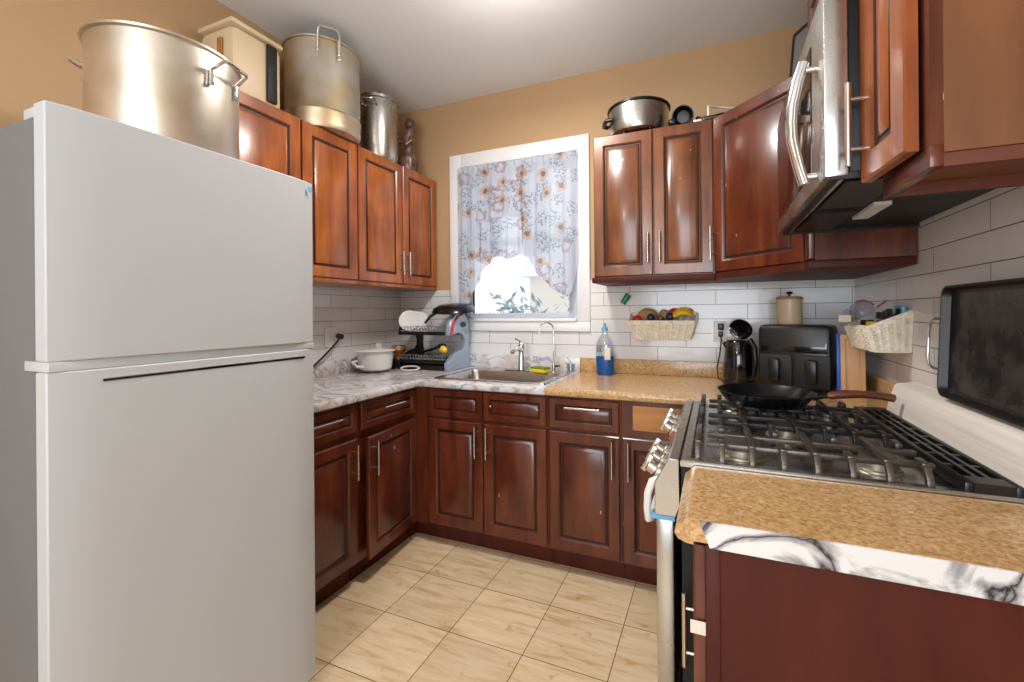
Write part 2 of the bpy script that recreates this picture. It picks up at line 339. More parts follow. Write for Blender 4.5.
# ------------------------------------------------------------------ mesh builder
X, Y, Z = Vector((1, 0, 0)), Vector((0, 1, 0)), Vector((0, 0, 1))
def FR(o, u, v, w):
    m = Matrix.Identity(4)
    for i, a in enumerate((u, v, w)):
        a = Vector(a)
        for j in range(3): m[j][i] = a[j]
    for j in range(3): m[j][3] = o[j]
    return m

class MB:
    def __init__(s, M4=None):
        s.v = []; s.f = []; s.mi = []; s.sm = []; s.M = M4 or Matrix.Identity(4)
    def add(s, vs, fs, mi=0, sm=False):
        b = len(s.v); s.v += [s.M @ Vector(p) for p in vs]
        for k, q in enumerate(fs):
            s.f.append([b+i for i in q]); s.mi.append(mi[k] if isinstance(mi, list) else mi); s.sm.append(sm)
        return s
    def box(s, a, b, mi=0, bev=0.0):
        x0, x1 = sorted((a[0], b[0])); y0, y1 = sorted((a[1], b[1])); z0, z1 = sorted((a[2], b[2]))
        if bev <= 0:
            v = [(x0, y0, z0), (x1, y0, z0), (x1, y1, z0), (x0, y1, z0), (x0, y0, z1), (x1, y0, z1), (x1, y1, z1), (x0, y1, z1)]
            return s.add(v, [(0, 3, 2, 1), (4, 5, 6, 7), (0, 1, 5, 4), (1, 2, 6, 5), (2, 3, 7, 6), (3, 0, 4, 7)], mi)
        bm = bmesh.new(); bmesh.ops.create_cube(bm, size=1)
        for q in bm.verts: q.co = Vector(((x0+x1)/2+q.co.x*(x1-x0), (y0+y1)/2+q.co.y*(y1-y0), (z0+z1)/2+q.co.z*(z1-z0)))
        bev = min(bev, 0.49*min(x1-x0, y1-y0, z1-z0))
        bmesh.ops.bevel(bm, geom=bm.edges[:], offset=bev, segments=2, profile=0.5, affect='EDGES')
        bm.verts.index_update(); s.add([q.co.copy() for q in bm.verts], [[q.index for q in fc.verts] for fc in bm.faces], mi, False); bm.free()
        return s
    def tube(s, pts, r, seg=10, mi=0, closed=False, caps=True):
        pts = [Vector(p) for p in pts]; n = len(pts); R = r if isinstance(r, (list, tuple)) else [r]*n
        vs = []; up = None
        for i in range(n):
            if closed: t = (pts[(i+1) % n]-pts[i-1])
            else: t = pts[min(i+1, n-1)]-pts[max(i-1, 0)]
            t = t.normalized() if t.length > 1e-9 else Z.copy()
            if up is None: up = (Z if abs(t.z) < 0.9 else X).copy()
            a = up - t*up.dot(t)
            if a.length < 1e-6: a = (X if abs(t.x) < .9 else Y) - t*t.dot(X if abs(t.x) < .9 else Y)
            a.normalize(); up = a; b = t.cross(a)
            for k in range(seg):
                th = 2*PI*k/seg; vs.append(pts[i]+a*(R[i]*math.cos(th))+b*(R[i]*math.sin(th)))
        fs = []
        for i in range(n if closed else n-1):
            j = (i+1) % n
            for k in range(seg):
                fs.append((i*seg+k, i*seg+(k+1) % seg, j*seg+(k+1) % seg, j*seg+k))
        if caps and not closed:
            fs.append(tuple(reversed(range(seg)))); fs.append(tuple(range((n-1)*seg, n*seg)))
        return s.add(vs, fs, mi, True)
    def lathe(s, prof, c=(0, 0, 0), seg=40, mi=0, axis='z', sx=1, sy=1):
        """prof: list of (r, h)"""
        vs = []; fs = []; c = Vector(c)
        for (r, h) in prof:
            for k in range(seg):
                th = 2*PI*k/seg; p = Vector((r*math.cos(th)*sx, r*math.sin(th)*sy, h))
                if axis == 'x': p = Vector((h, p.x, p.y))
                if axis == 'y': p = Vector((p.y, h, p.x))
                vs.append(c+p)
        for i in range(len(prof)-1):
            for k in range(seg): fs.append((i*seg+k, i*seg+(k+1) % seg, (i+1)*seg+(k+1) % seg, (i+1)*seg+k))
        if prof[0][0] > 1e-5: fs.append(tuple(reversed(range(seg))))
        if prof[-1][0] > 1e-5: fs.append(tuple(range((len(prof)-1)*seg, len(prof)*seg)))
        return s.add(vs, fs, mi, True)
    def prism(s, poly, d0, d1, axis='y', mi=0):
        """poly in the plane across the axis, extruded from d0 to d1"""
        def P(a, b, d): return {'x': (d, a, b), 'y': (a, d, b), 'z': (a, b, d)}[axis]
        n = len(poly); vs = [P(a, b, d0) for a, b in poly]+[P(a, b, d1) for a, b in poly]
        fs = [(i, (i+1) % n, n+(i+1) % n, n+i) for i in range(n)]+[tuple(reversed(range(n))), tuple(range(n, 2*n))]
        return s.add(vs, fs, mi)
    def rings(s, w, h, prof, mi=None):
        """nested rectangles: prof = [(inset, height)], last ring is filled"""
        vs = []; fs = []; ms = []
        for (i, z) in prof: vs += [(i, i, z), (w-i, i, z), (w-i, h-i, z), (i, h-i, z)]
        for k in range(len(prof)-1):
            for j in range(4): fs.append((4*k+j, 4*k+(j+1) % 4, 4*k+4+(j+1) % 4, 4*k+4+j)); ms.append(mi[k] if mi else 0)
        e = 4*(len(prof)-1); fs.append((e, e+1, e+2, e+3)); ms.append(0); fs.append((3, 2, 1, 0)); ms.append(0)
        return s.add(vs, fs, ms)
    def ball(s, c, r, sx=1, sy=1, sz=1, mi=0, seg=20, noise=0):
        pr = [(max(0, math.sin(PI*i/12)), -math.cos(PI*i/12)) for i in range(13)]
        b = len(s.v); s.lathe([(a*r, h*r*sz) for a, h in pr], c, seg, mi, 'z', sx, sy)
        if noise:
            cc = s.M @ Vector(c)
            for i in range(b, len(s.v)):
                d = s.v[i]-cc; s.v[i] = cc + d*(1+noise*math.sin(d.x*90+d.z*70)*math.cos(d.y*80+1))
        return s
    def build(s, name, mats, parent=None, bevel=0, solid=0, sub=0, smooth=None):
        off = Vector((0, 0, 0)); p = parent
        while p: off += p.location; p = p.parent
        me = bpy.data.meshes.new(name); me.from_pydata([tuple(q-off) for q in s.v], [], s.f)
        for m in (mats if isinstance(mats, (list, tuple)) else [mats]): me.materials.append(m)
        for i, pg in enumerate(me.polygons): pg.material_index = s.mi[i]; pg.use_smooth = s.sm[i]
        bm = bmesh.new(); bm.from_mesh(me); bmesh.ops.remove_doubles(bm, verts=bm.verts[:], dist=1e-6)
        bmesh.ops.recalc_face_normals(bm, faces=bm.faces[:]); bm.to_mesh(me); bm.free()
        try: me.set_sharp_from_angle(angle=math.radians(38))
        except Exception: pass
        o = bpy.data.objects.new(name, me); COL.objects.link(o)
        if parent: o.parent = parent
        if solid: q = o.modifiers.new('s', 'SOLIDIFY'); q.thickness = solid; q.offset = 0
        if bevel: q = o.modifiers.new('b', 'BEVEL'); q.width = bevel; q.segments = 2; q.limit_method = 'ANGLE'; q.angle_limit = math.radians(40)
        if sub: q = o.modifiers.new('u', 'SUBSURF'); q.levels = sub; q.render_levels = sub
        return o

def tag(o, label, cat, group=None):
    o['label'] = label; o['category'] = cat
    if group: o['group'] = group
    return o
def thing(name, loc, label, cat, group=None):
    o = bpy.data.objects.new(name, None); o.empty_display_size = 0.05; COL.objects.link(o); o.location = loc
    return tag(o, label, cat, group)
def struct(o): o['kind'] = 'structure'; return o

# ------------------------------------------------------------------ room
W, H, YR = 2.804, 2.749, -4.7
o = struct(MB().box((0, YR, -0.05), (W, 0.15, 0)).build('floor', M['floor']))
struct(MB().box((-0.15, YR-0.12, H), (W+0.15, 0.15, H+0.05)).build('ceiling', M['ceil']))
wl = struct(MB().box((-0.12, YR, 0), (0, 0.12, H)).build('wall_left', M['wall']))
wr = struct(MB().box((W, YR, 0), (W+0.12, 0.12, H)).build('wall_right', M['wall']))
WX0, WX1, WZ0, WZ1 = 0.535, 1.365, 1.225, 2.275
wb = struct(MB().box((0, 0, 0), (WX0, 0.12, H)).box((WX1, 0, 0), (W, 0.12, H)).box((WX0, 0, 0), (WX1, 0.12, WZ0)).box((WX0, 0, WZ1), (WX1, 0.12, H)).build('wall_back', M['wall']))
# rear wall with a wide window behind the camera
b = MB(); b.box((0, YR-0.12, 0), (1.1, YR, H)).box((1.1, YR-0.12, 0), (W, YR, 0.55)).box((1.1, YR-0.12, 2.15), (W, YR, H))
struct(b.build('wall_rear', M['wall']))
w2 = struct(MB().box((1.1, YR-0.09, 0.55), (1.16, YR-0.03, 2.15)).box((W-0.06, YR-0.09, 0.55), (W, YR-0.03, 2.15)).box((1.16, YR-0.09, 0.55), (W-0.06, YR-0.03, 0.61)).box((1.16, YR-0.09, 2.09), (W-0.06, YR-0.03, 2.15)).build('window_2', M['trim']))
MB().box((1.16, YR-0.065, 0.61), (W-0.06, YR-0.058, 2.09)).build('pane', M['pane'], w2)
# tiles
TT = 1.452
for nm, bb, mt, pr in (('tile_backsplash', [((0.008, -0.008, 0.985), (0.437, 0, TT-0.02)), ((0.437, -0.008, 0.985), (1.447, 0, 1.152)), ((1.447, -0.008, 0.985), (W-0.008, 0, TT+0.02))], 'tileb', wb),
                   ('tile_backsplash', [((0, -1.6, 0.985), (0.008, 0, TT))], 'tilel', wl),
                   ('tile_backsplash', [((W-0.008, -1.9, 0.90), (W, 0, 1.60))], 'tiler', wr)):
    q = MB()
    for a, c in bb: q.box(a, c)
    q.build(nm, M[mt], pr)
# window 1
w1 = struct(thing('window_1', (0.95, 0, 1.2), '', ''))
for k in ('label', 'category'): del w1[k]
cw = 0.092
b = MB()
for (a, c) in (((WX0-cw, -0.022, WZ0-0.012), (WX0, 0, WZ1+cw)), ((WX1, -0.022, WZ0-0.012), (WX1+cw-0.01, 0, WZ1+cw)), ((WX0, -0.022, WZ1), (WX1, 0, WZ1+cw))): b.box(a, c, 0, 0.006)
b.build('casing', M['trim'], w1)
MB().box((WX0-cw, -0.022, WZ0-0.075), (WX1+cw-0.01, 0, WZ0-0.0125), 0, 0.004).build('apron', M['trim'], w1)
MB().box((WX0+0.001, -0.032, WZ0-0.012), (WX1-0.001, 0.1, WZ0+0.008), 0, 0.004).build('window_sill', M['trim'], w1)
b = MB()
for (a, c) in (((WX0, 0.0, WZ0+0.008), (WX0+0.03, 0.1, WZ1)), ((WX1-0.03, 0.0, WZ0+0.008), (WX1, 0.1, WZ1)), ((WX0+0.03, 0.0, WZ1-0.03), (WX1-0.03, 0.1, WZ1))): b.box(a, c)
b.build('jamb', M['vinyl'], w1)
def sash(z0, z1, y0, nm):
    b = MB(); a0, a1 = WX0+0.03, WX1-0.03
    for (a, c) in (((a0, y0, z0), (a0+0.035, y0+0.03, z1)), ((a1-0.035, y0, z0), (a1, y0+0.03, z1)), ((a0+0.035, y0, z0), (a1-0.035, y0+0.03, z0+0.035)), ((a0+0.035, y0, z1-0.035), (a1-0.035, y0+0.03, z1))): b.box(a, c, 0, 0.003)
    s_ = b.build(nm, M['vinyl'], w1)
    MB().box((a0+0.035, y0+0.012, z0+0.035), (a1-0.035, y0+0.018, z1-0.035)).build('pane', M['pane'], s_)
zm = (WZ0+WZ1)/2
sash(WZ0+0.008, zm+0.02, 0.02, 'lower_sash'); sash(zm-0.02, WZ1-0.03, 0.06, 'upper_sash')

# ------------------------------------------------------------------ outside
struct(MB().box((-9, 0.4, -0.6), (9, 14, -0.5)).build('ground', M['snow']))
h = thing('neighbour_house', (0.2, 6.5, -0.5), 'pale sided house seen through the window beyond the garden', 'house')
MB().box((-1.6, 6.2, -0.5), (3.5, 9.5, 2.05)).build('wall', M['siding'], h)
MB().prism([(6.0, 2.05), (9.7, 2.05), (7.85, 3.4)], -1.8, 3.7, 'x').build('roof', M['snow'], h)
def shrub(x, y, z, r, label, seed):
    rd = random.Random(seed); t = thing('shrub', (x, y, -0.5), label, 'shrub', None)
    st = MB(); lf = MB()
    for k in range(16):
        a = rd.uniform(0, 2*PI); e = Vector((x+math.cos(a)*r*rd.uniform(.3, .9), y+math.sin(a)*r*rd.uniform(.3, .9), z+r*rd.uniform(-.2, .9)))
        st.tube([(x, y, -0.5), Vector((x, y, z-r))*0.5+e*0.5, e], [0.02, 0.012, 0.005], 5)
        for j in range(26):
            p = e+Vector((rd.gauss(0, r*.28), rd.gauss(0, r*.28), rd.gauss(0, r*.22))); d = Vector((rd.uniform(-1, 1), rd.uniform(-1, 1), rd.uniform(-.4, 1))).normalized()*0.07; q = d.cross(Vector((rd.uniform(-1, 1), rd.uniform(-1, 1), .3))).normalized()*0.025
            lf.add([p-d, p+q, p+d, p-q], [(0, 1, 2, 3)])
    st.build('stem', M['brick'], t); lf.build('foliage', M['leaf'], t)
shrub(0.05, 2.4, 0.95, 0.5, 'frosted pale shrub low at the left of the window view', 3)
shrub(0.62, 3.4, 1.35, 0.32, 'small frosted shrub in the middle of the window view', 9)

# ------------------------------------------------------------------ ceiling light
t = thing('ceiling_light', (1.36, -1.02, 2.749), 'flush ceiling light whose lowest tips just show at the top of the picture', 'ceiling light')
MB().lathe([(0.07, 2.749), (0.075, 2.735), (0.05, 2.715), (0.0, 2.71)], (1.36, -1.02, 0)).build('canopy', M['nickel'], t)
MB().lathe([(0.012, 2.715), (0.012, 2.66)], (1.36, -1.02, 0), 12).build('stem', M['nickel'], t)
for k in range(3):
    a = k*2*PI/3+0.3; c = Vector((1.36+0.085*math.cos(a), -1.02+0.085*math.sin(a), 0))
    q = MB(); q.tube([(1.36, -1.02, 2.68), (c.x, c.y, 2.70), (c.x, c.y, 2.68)], 0.006, 8); ar = q.build('arm', M['nickel'], t)
    MB().lathe([(0.014, 2.685), (0.020, 2.665), (0.042, 2.64), (0.045, 2.635), (0.038, 2.638), (0.012, 2.68)], c, 20).build('lamp_shade', M['lightglass'], ar)

t = thing('ceiling_light', (1.3, -3.55, 2.749), 'added round ceiling lamp for the fill light in the unseen rear of the room', 'ceiling light')  # made-up fixture to go with the rear fill light
MB().lathe([(0.16, 2.749), (0.16, 2.735), (0.0, 2.73)], (1.3, -3.55, 0)).build('canopy', M['nickel'], t)
MB().lathe([(0.15, 2.7295), (0.14, 2.69), (0.09, 2.66), (0, 2.65)], (1.3, -3.55, 0)).build('lamp_shade', M['lightglass'], t)

# ------------------------------------------------------------------ cabinets
DT = 0.02
PROF = [(0, 0), (0, DT-0.004), (0.004, DT), (0.050, DT), (0.056, DT-0.005), (0.060, DT-0.009), (0.066, DT-0.009), (0.070, DT-0.005), (0.088, DT-0.001), (0.090, DT)]
PMI = [0, 0, 0, 0, 1, 1, 1, 0, 0]
def door(fr, w, h, wood_, parent, name='door', handle=None, hl=0.16, small=False):
    """fr: frame with origin at lower-left-back corner, u along width, v up, w outward"""
    q = MB(fr)
    if small:
        k = 0.55; pr = [(0, 0), (0, DT-0.004), (0.004, DT), (0.032, DT), (0.036, DT-0.005), (0.039, DT-0.008), (0.043, DT-0.008), (0.046, DT-0.005), (0.056, DT-0.001), (0.058, DT)]
    else: pr = PROF
    q.rings(w, h, pr, PMI)
    d = q.build(name, [M[wood_], M['glaze']], parent)
    if handle:
        hx, hy, vert = handle
        q = MB(fr); r = 0.0058; st = 0.030
        if vert: a, c, p1, p2 = (hx, hy-hl/2), (hx, hy+hl/2), (hx, hy-hl*0.30), (hx, hy+hl*0.30)
        else: a, c, p1, p2 = (hx-hl/2, hy), (hx+hl/2, hy), (hx-hl*0.30, hy), (hx+hl*0.30, hy)
        q.tube([(a[0], a[1], DT+st), (c[0], c[1], DT+st)], r, 12)
        for p in (p1, p2): q.tube([(p[0], p[1], DT-0.001), (p[0], p[1], DT+st)], 0.0045, 10)
        q.build('handle', M['nickel'], d)
    return d
fx = 0.59          # front of the base carcass
CT = 0.905         # worktop height
# -- left run (faces +x): u = +y, v = +z, w = +x
def LF(y0, z0, x=fx): return FR((x, y0, z0), (0, 1, 0), (0, 0, 1), (1, 0, 0))
def base_left(y0, y1, label, ajar=0.0, hside='r', drawer_gap=0):
    t = thing('base_cabinet', (0.3, (y0+y1)/2, 0), label, 'cabinet')
    MB().box((0.01, y0, 0.10), (fx, y1, 0.865)).build('body', M['red'], t, 0.001)
    MB().box((0.05, y0, 0.0), (0.54, y1, 0.10)).build('toe_kick', M['veneer'], t)
    w = y1-y0-0.02
    door(LF(y0+0.01, 0.72), w, 0.128, 'red', t, 'drawer', (w/2, 0.085, False), 0.15, True)
    fr = LF(y0+0.01, 0.115)
    if ajar:   # hinge on the far (u=w) side
        c = Matrix.Translation((fx, y1-0.01, 0.115)) @ Matrix.Rotation(-ajar, 4, 'Z') @ Matrix.Translation((-fx, -(y1-0.01), -0.115))
        fr = c.inverted() @ fr if False else Matrix.Translation((fx, y1-0.01, 0)) @ Matrix.Rotation(ajar, 4, 'Z') @ Matrix.Translation((-fx, -(y1-0.01), 0)) @ fr
    door(fr, w, 0.575, 'red', t, 'door', ((w-0.028) if hside == 'r' else 0.03, 0.575-0.10, True), 0.16)
    return t
base_left(-1.455, -1.045, 'lower cherry cabinet beside the fridge, scuffed drawer over a closed door', 0, 'r')
base_left(-1.040, -0.615, 'lower cherry cabinet in the left corner whose door hangs ajar', 0.10, 'l')
t = thing('corner_cabinet', (0.3, -0.3, 0), 'blind corner base with a plain cherry stile where both cabinet runs meet', 'cabinet')
MB().box((0.01, -0.612, 0.10), (0.60, -0.01, 0.865)).box((0.60, -0.60, 0.10), (0.672, -0.01, 0.865)).build('body', M['red'], t)
MB().box((0.05, -0.60, 0), (0.54, -0.02, 0.10)).box((0.54, -0.54, 0), (0.672, -0.02, 0.10)).build('toe_kick', M['veneer'], t)
# -- back run (faces -y): u = +x, v = +z, w = -y
def BF(x0, z0, y=-fx): return FR((x0, y, z0), (1, 0, 0), (0, 0, 1), (0, -1, 0))
t = thing('sink_cabinet', (1.03, -0.3, 0), 'two-door cherry cabinet below the sink with two false drawer fronts', 'cabinet')
MB().box((0.674, -fx, 0.10), (1.384, -0.01, 0.72)).box((0.674, -fx, 0.72), (1.384, -fx+0.012, 0.865)).box((0.674, -fx+0.012, 0.72), (0.684, -0.01, 0.865)).box((1.374, -fx+0.012, 0.72), (1.384, -0.01, 0.865)).build('body', M['red'], t)
MB().box((0.674, -0.54, 0), (1.384, -0.02, 0.10)).build('toe_kick', M['veneer'], t)
for i, (a, c) in enumerate(((0.678, 1.018), (1.024, 1.378))):
    d = door(BF(a, 0.705), c-a, 0.148, 'red', t, 'false_drawer_front', None, 0.1, True)
    if i == 1:
        for s_ in (0.045, c-a-0.045): MB().ball((a+s_, -fx-DT, 0.785), 0.0045, mi=0, seg=8).build('screw', M['white'], d)
    door(BF(a, 0.115), c-a, 0.575, 'red', t, 'door', ((c-a-0.03) if i == 0 else 0.03, 0.575-0.095, True), 0.165)
t = thing('base_cabinet', (1.565, -0.3, 0), 'lower cherry cabinet right of the sink with a bar handle on its drawer', 'cabinet')
MB().box((1.386, -fx, 0.10), (1.746, -0.01, 0.865)).build('body', M['red'], t)
MB().box((1.386, -0.54, 0), (1.746, -0.02, 0.10)).build('toe_kick', M['veneer'], t)
door(BF(1.393, 0.705), 0.347, 0.148, 'red', t, 'drawer', (0.175, 0.108, False), 0.17, True)
door(BF(1.393, 0.115), 0.347, 0.575, 'red', t, 'door', (0.347-0.03, 0.575-0.10, True), 0.175)
t = thing('base_cabinet', (2.2, -0.3, 0), 'lower cherry cabinet next to the range with bare board where its drawer front is missing', 'cabinet')
MB().box((1.748, -fx, 0.10), (2.79, -0.01, 0.865)).build('body', M['red'], t)
MB().box((1.748, -0.54, 0), (2.79, -0.02, 0.10)).build('toe_kick', M['veneer'], t)
MB().box((1.80, -fx-0.004, 0.725), (2.12, -fx+0.01, 0.838), 0, 0.002).build('drawer_box', M['raw'], t)
door(BF(1.755, 0.115), 0.36, 0.575, 'red', t, 'door', (0.03, 0.575-0.10, True), 0.175)

# -- uppers, left wall
ZB, ZT = 1.455, 2.21
def rail(q, a, c, mi=0): q.box(a, c, mi, 0.003)
def upper_left(y0, y1, ns, label, handles):
    t = thing('wall_cabinet', (0.16, (y0+y1)/2, ZB), label, 'cabinet')
    MB().box((0.002, y0, ZB), (0.31, y1, ZT)).build('body', M['amber'], t)
    MB().box((0.004, y0, ZB-0.022), (0.326, y1, ZB-0.0005), 0, 0.004).build('bottom_rail', M['amber'], t)
    for i, (a, c) in enumerate(zip(ns[:-1], ns[1:])):
        hd = handles[i]
        door(LF(a+0.005, ZB+0.003, 0.31), c-a-0.010, ZT-ZB-0.006, 'amber', t, 'door', (None if hd is None else ((c-a-0.035) if hd == 'r' else 0.025, 0.13, True)), 0.15)
    return t
upper_left(-1.52, -1.109, [-1.52, -1.109], 'single-door orange-lit cherry wall cabinet rising behind the fridge', [None])
upper_left(-1.107, -0.753, [-1.107, -0.753], 'single-door orange-lit cherry wall cabinet beside the two-door one on the left wall', [None])
upper_left(-0.751, -0.012, [-0.751, -0.376, -0.012], 'two-door orange-lit cherry wall cabinet in the corner left of the window', ['r', 'l'])
# -- uppers, back wall right of the window
t = thing('wall_cabinet', (1.86, -0.16, ZB), 'two-door cherry wall cabinet directly right of the window', 'cabinet')
MB().box((1.553, -0.31, ZB), (2.157, -0.002, ZT)).build('body', M['brownw'], t)
MB().box((1.545, -0.345, ZB-0.03), (2.157, -0.004, ZB-0.0005), 0, 0.006).build('bottom_rail', M['veneer'], t)
for i, (a, c) in enumerate(((1.556, 1.862), (1.868, 2.150))):
    door(BF(a, ZB+0.004, -0.31), c-a, ZT-ZB-0.008, 'brownw', t, 'door', ((c-a-0.022) if i == 0 else 0.03, 0.14, True), 0.155)
# corner diagonal cabinet
XF = 2.474
t = thing('corner_wall_cabinet', (2.5, -0.3, ZB), 'diagonal cherry wall cabinet filling the right-hand corner', 'cabinet')
pl_ = [(2.159, -0.002), (2.159, -0.31), (XF+0.02, -0.647), (W-0.01, -0.647), (W-0.01, -0.002)]
MB().prism(pl_, ZB, ZT, 'z').build('body', M['red'], t)
MB().prism([(2.159, -0.004), (2.159, -0.345), (XF, -0.68), (W-0.012, -0.68), (W-0.012, -0.004)], ZB-0.03, ZB-0.0005, 'z').build('bottom_rail', M['veneer'], t)
dv = Vector((XF+0.02-2.159, -0.647+0.31, 0)); Ld = dv.length; dv.normalize(); nv = Vector((dv.y, -dv.x, 0))
if nv.y > 0: nv = -nv
fr = FR(Vector((2.159, -0.31, ZB+0.004))+dv*0.008, dv, (0, 0, 1), nv)
door(fr, Ld-0.016, ZT-ZB-0.008, 'red', t, 'door', (0.008, 0.14, True), 0.17)
# narrow filler cabinet between the corner cabinet and the hood
def RF(y1, z0, x): return FR((x, y1, z0), (0, -1, 0), (0, 0, 1), (-1, 0, 0))
t = thing('wall_cabinet', (2.65, -0.715, ZB), 'narrow cherry filler cabinet squeezed between the corner cabinet and the microwave', 'cabinet')
MB().box((XF+0.02, -0.757, ZB), (W-0.01, -0.684, ZT)).build('body', M['red'], t)
MB().box((XF, -0.757, ZB-0.03), (W-0.012, -0.684, ZB-0.0005), 0, 0.004).build('bottom_rail', M['veneer'], t)
door(RF(-0.688, ZB+0.005, XF+0.02), 0.064, ZT-ZB-0.01, 'red', t, 'door', None, 0.1, True) if False else MB().box((XF, -0.752, ZB+0.005), (XF+0.02, -0.688, ZT-0.005), 0, 0.003).build('door', M['red'], t)
# cabinet over the microwave
t = thing('wall_cabinet', (2.65, -1.14, 1.99), 'two-door cherry cabinet above the microwave, mostly out of the picture', 'cabinet')
MB().box((XF+0.02, -1.518, 2.0), (W-0.01, -0.759, 2.4)).build('body', M['red'], t)
for k in range(2): door(RF(-0.765-k*0.378, 2.005, XF+0.02), 0.372, 0.39, 'red', t, 'door', None)
# near upper cabinet
NB = 1.50
NY0, NY1 = -1.736, -1.522
t = thing('wall_cabinet', (2.64, -1.63, NB), 'nearest orange-brown wall cabinet at the upper right with its narrow door ajar', 'cabinet')
MB().box((XF+0.018, NY0, NB+0.022), (W-0.01, NY1, 2.55)).build('body', M['veneer_o'], t)
MB().box((XF, NY0, NB), (XF+0.018, NY1, NB+0.034), 0, 0.001).box((XF, NY0, NB+0.034), (XF+0.018, NY0+0.03, 2.55)).box((XF, NY1-0.03, NB+0.034), (XF+0.018, NY1, 2.55)).build('face_frame', M['red'], t)
MB().box((XF+0.018, NY0+0.004, NB), (W-0.012, NY0+0.016, NB+0.0215)).build('bottom_rail', M['under'], t)
MB().box((XF+0.018, NY1-0.02, NB), (W-0.012, NY1-0.004, NB+0.0215)).build('bottom_rail', M['under'], t)
hx, hy = XF-0.004, NY0+0.028
fr = Matrix.Translation((hx, hy, 0)) @ Matrix.Rotation(0.07, 4, 'Z') @ Matrix.Translation((-hx, -hy, 0)) @ RF(NY1+0.004, NB+0.036, XF-0.004)
door(fr, NY1-NY0-0.024, 1.0, 'amber', t, 'door', (0.03, 0.115, True), 0.17)

# ------------------------------------------------------------------ worktops
def nosing(q, a0, a1, front, run, mi=0, z=CT, sgn=1):
    """rounded front edge: profile across, extruded along run axis"""
    pr = [(0, -0.04), (0.010, -0.040), (0.018, -0.034), (0.020, -0.022), (0.018, -0.008), (0.012, -0.001), (0.0, 0.0)]
    pts = [(front+sgn*(p-0.0), z+h) for p, h in pr]
    q.prism(pts, a0, a1, run, mi)
SX0, SX1, SY0, SY1 = 0.705, 1.335, -0.555, -0.125
b = MB()
b.box((0.002, -1.54, CT-0.04), (0.62, 0, CT))
b.box((0.62, -0.62, CT-0.04), (SX0, 0, CT)).box((SX1, -0.62, CT-0.04), (1.383, 0, CT)).box((SX0, -0.62, CT-0.04), (SX1, SY0, CT)).box((SX0, SY1, CT-0.04), (SX1, 0, CT))
nosing(b, -1.54, -0.62, 0.62, 'y', 0, CT, 1)
# back run nosing (towards -y)
pr = [(0, -0.04), (0.010, -0.040), (0.018, -0.034), (0.020, -0.022), (0.018, -0.008), (0.012, -0.001), (0.0, 0.0)]
b.prism([(-0.62-p, CT+h_) for p, h_ in pr], 0.62, 1.383, 'x')
t = b.build('countertop', M['marble']); tag(t, 'white marble-look laminate worktop turning the left corner around the sink', 'countertop')
MB().box((0.009, -0.03, CT), (1.383, -0.009, CT+0.085), 0, 0.003).box((0.009, -1.54, CT), (0.028, -0.0305, CT+0.085), 0, 0.003).build('upstand', M['marble'], t)
b = MB(); b.box((1.385, -0.62, CT-0.04), (W-0.002, 0, CT)); b.prism([(-0.62-p, CT+h_) for p, h_ in pr], 1.385, 2.09, 'x'); b.box((2.075, -0.756, CT-0.04), (W-0.002, -0.62, CT))
t = b.build('countertop', M['brown']); tag(t, 'brown speckled laminate worktop between the sink and the right wall', 'countertop')
MB().box((1.385, -0.03, CT), (W-0.03, -0.009, CT+0.085), 0, 0.003).box((W-0.029, -0.75, CT), (W-0.009, -0.009, CT+0.085), 0, 0.003).build('upstand', M['brown'], t)
b = MB(); b.box((2.115, -1.805, CT-0.04), (W-0.01, -1.523, CT))
prn = [(0, -0.046), (-0.012, -0.045), (-0.026, -0.040), (-0.032, -0.030), (-0.030, -0.020), (-0.020, -0.012), (-0.014, -0.004), (-0.006, 0.0), (0, 0.0)]
b.prism([(2.115+p, CT+h_) for p, h_ in prn], -1.805, -1.523, 'y')
t = b.build('countertop', M['brown']); tag(t, 'small brown speckled worktop in the foreground right of the range', 'countertop')
MB().prism([(2.125, CT-0.001), (W-0.01, CT-0.001), (W-0.01, CT-0.046), (2.142, CT-0.046), (2.136, CT-0.03)], -1.808, -1.8055, 'y').build('edge_strip', M['marble2'], t)['label'] = 'white marble-look end strip with dark veins'

# near base cabinet
t = thing('base_cabinet', (2.5, -1.66, 0), 'foreground lower cabinet with a plain cherry end panel below the small worktop', 'cabinet')
MB().box((2.134, -1.785, 0.10), (W-0.01, -1.525, 0.858)).build('body', M['veneer'], t)
MB().box((2.134, -1.797, 0.0), (2.158, -1.7855, 0.858), 0, 0.001).box((2.1585, -1.794, 0.0), (W-0.012, -1.7855, 0.858)).build('end_panel', M['veneer'], t)
MB().box((2.19, -1.78, 0.0), (W-0.012, -1.53, 0.0995)).build('toe_kick', M['veneer'], t)
door(RF(-1.530, 0.115, 2.133), 0.255, 0.735, 'red', t, 'door', (0.03, 0.42, True), 0.17)
MB().box((2.108, -1.7905, 0.692), (2.134, -1.7885, 0.716)).build('hinge_plate', M['chrome'], t)

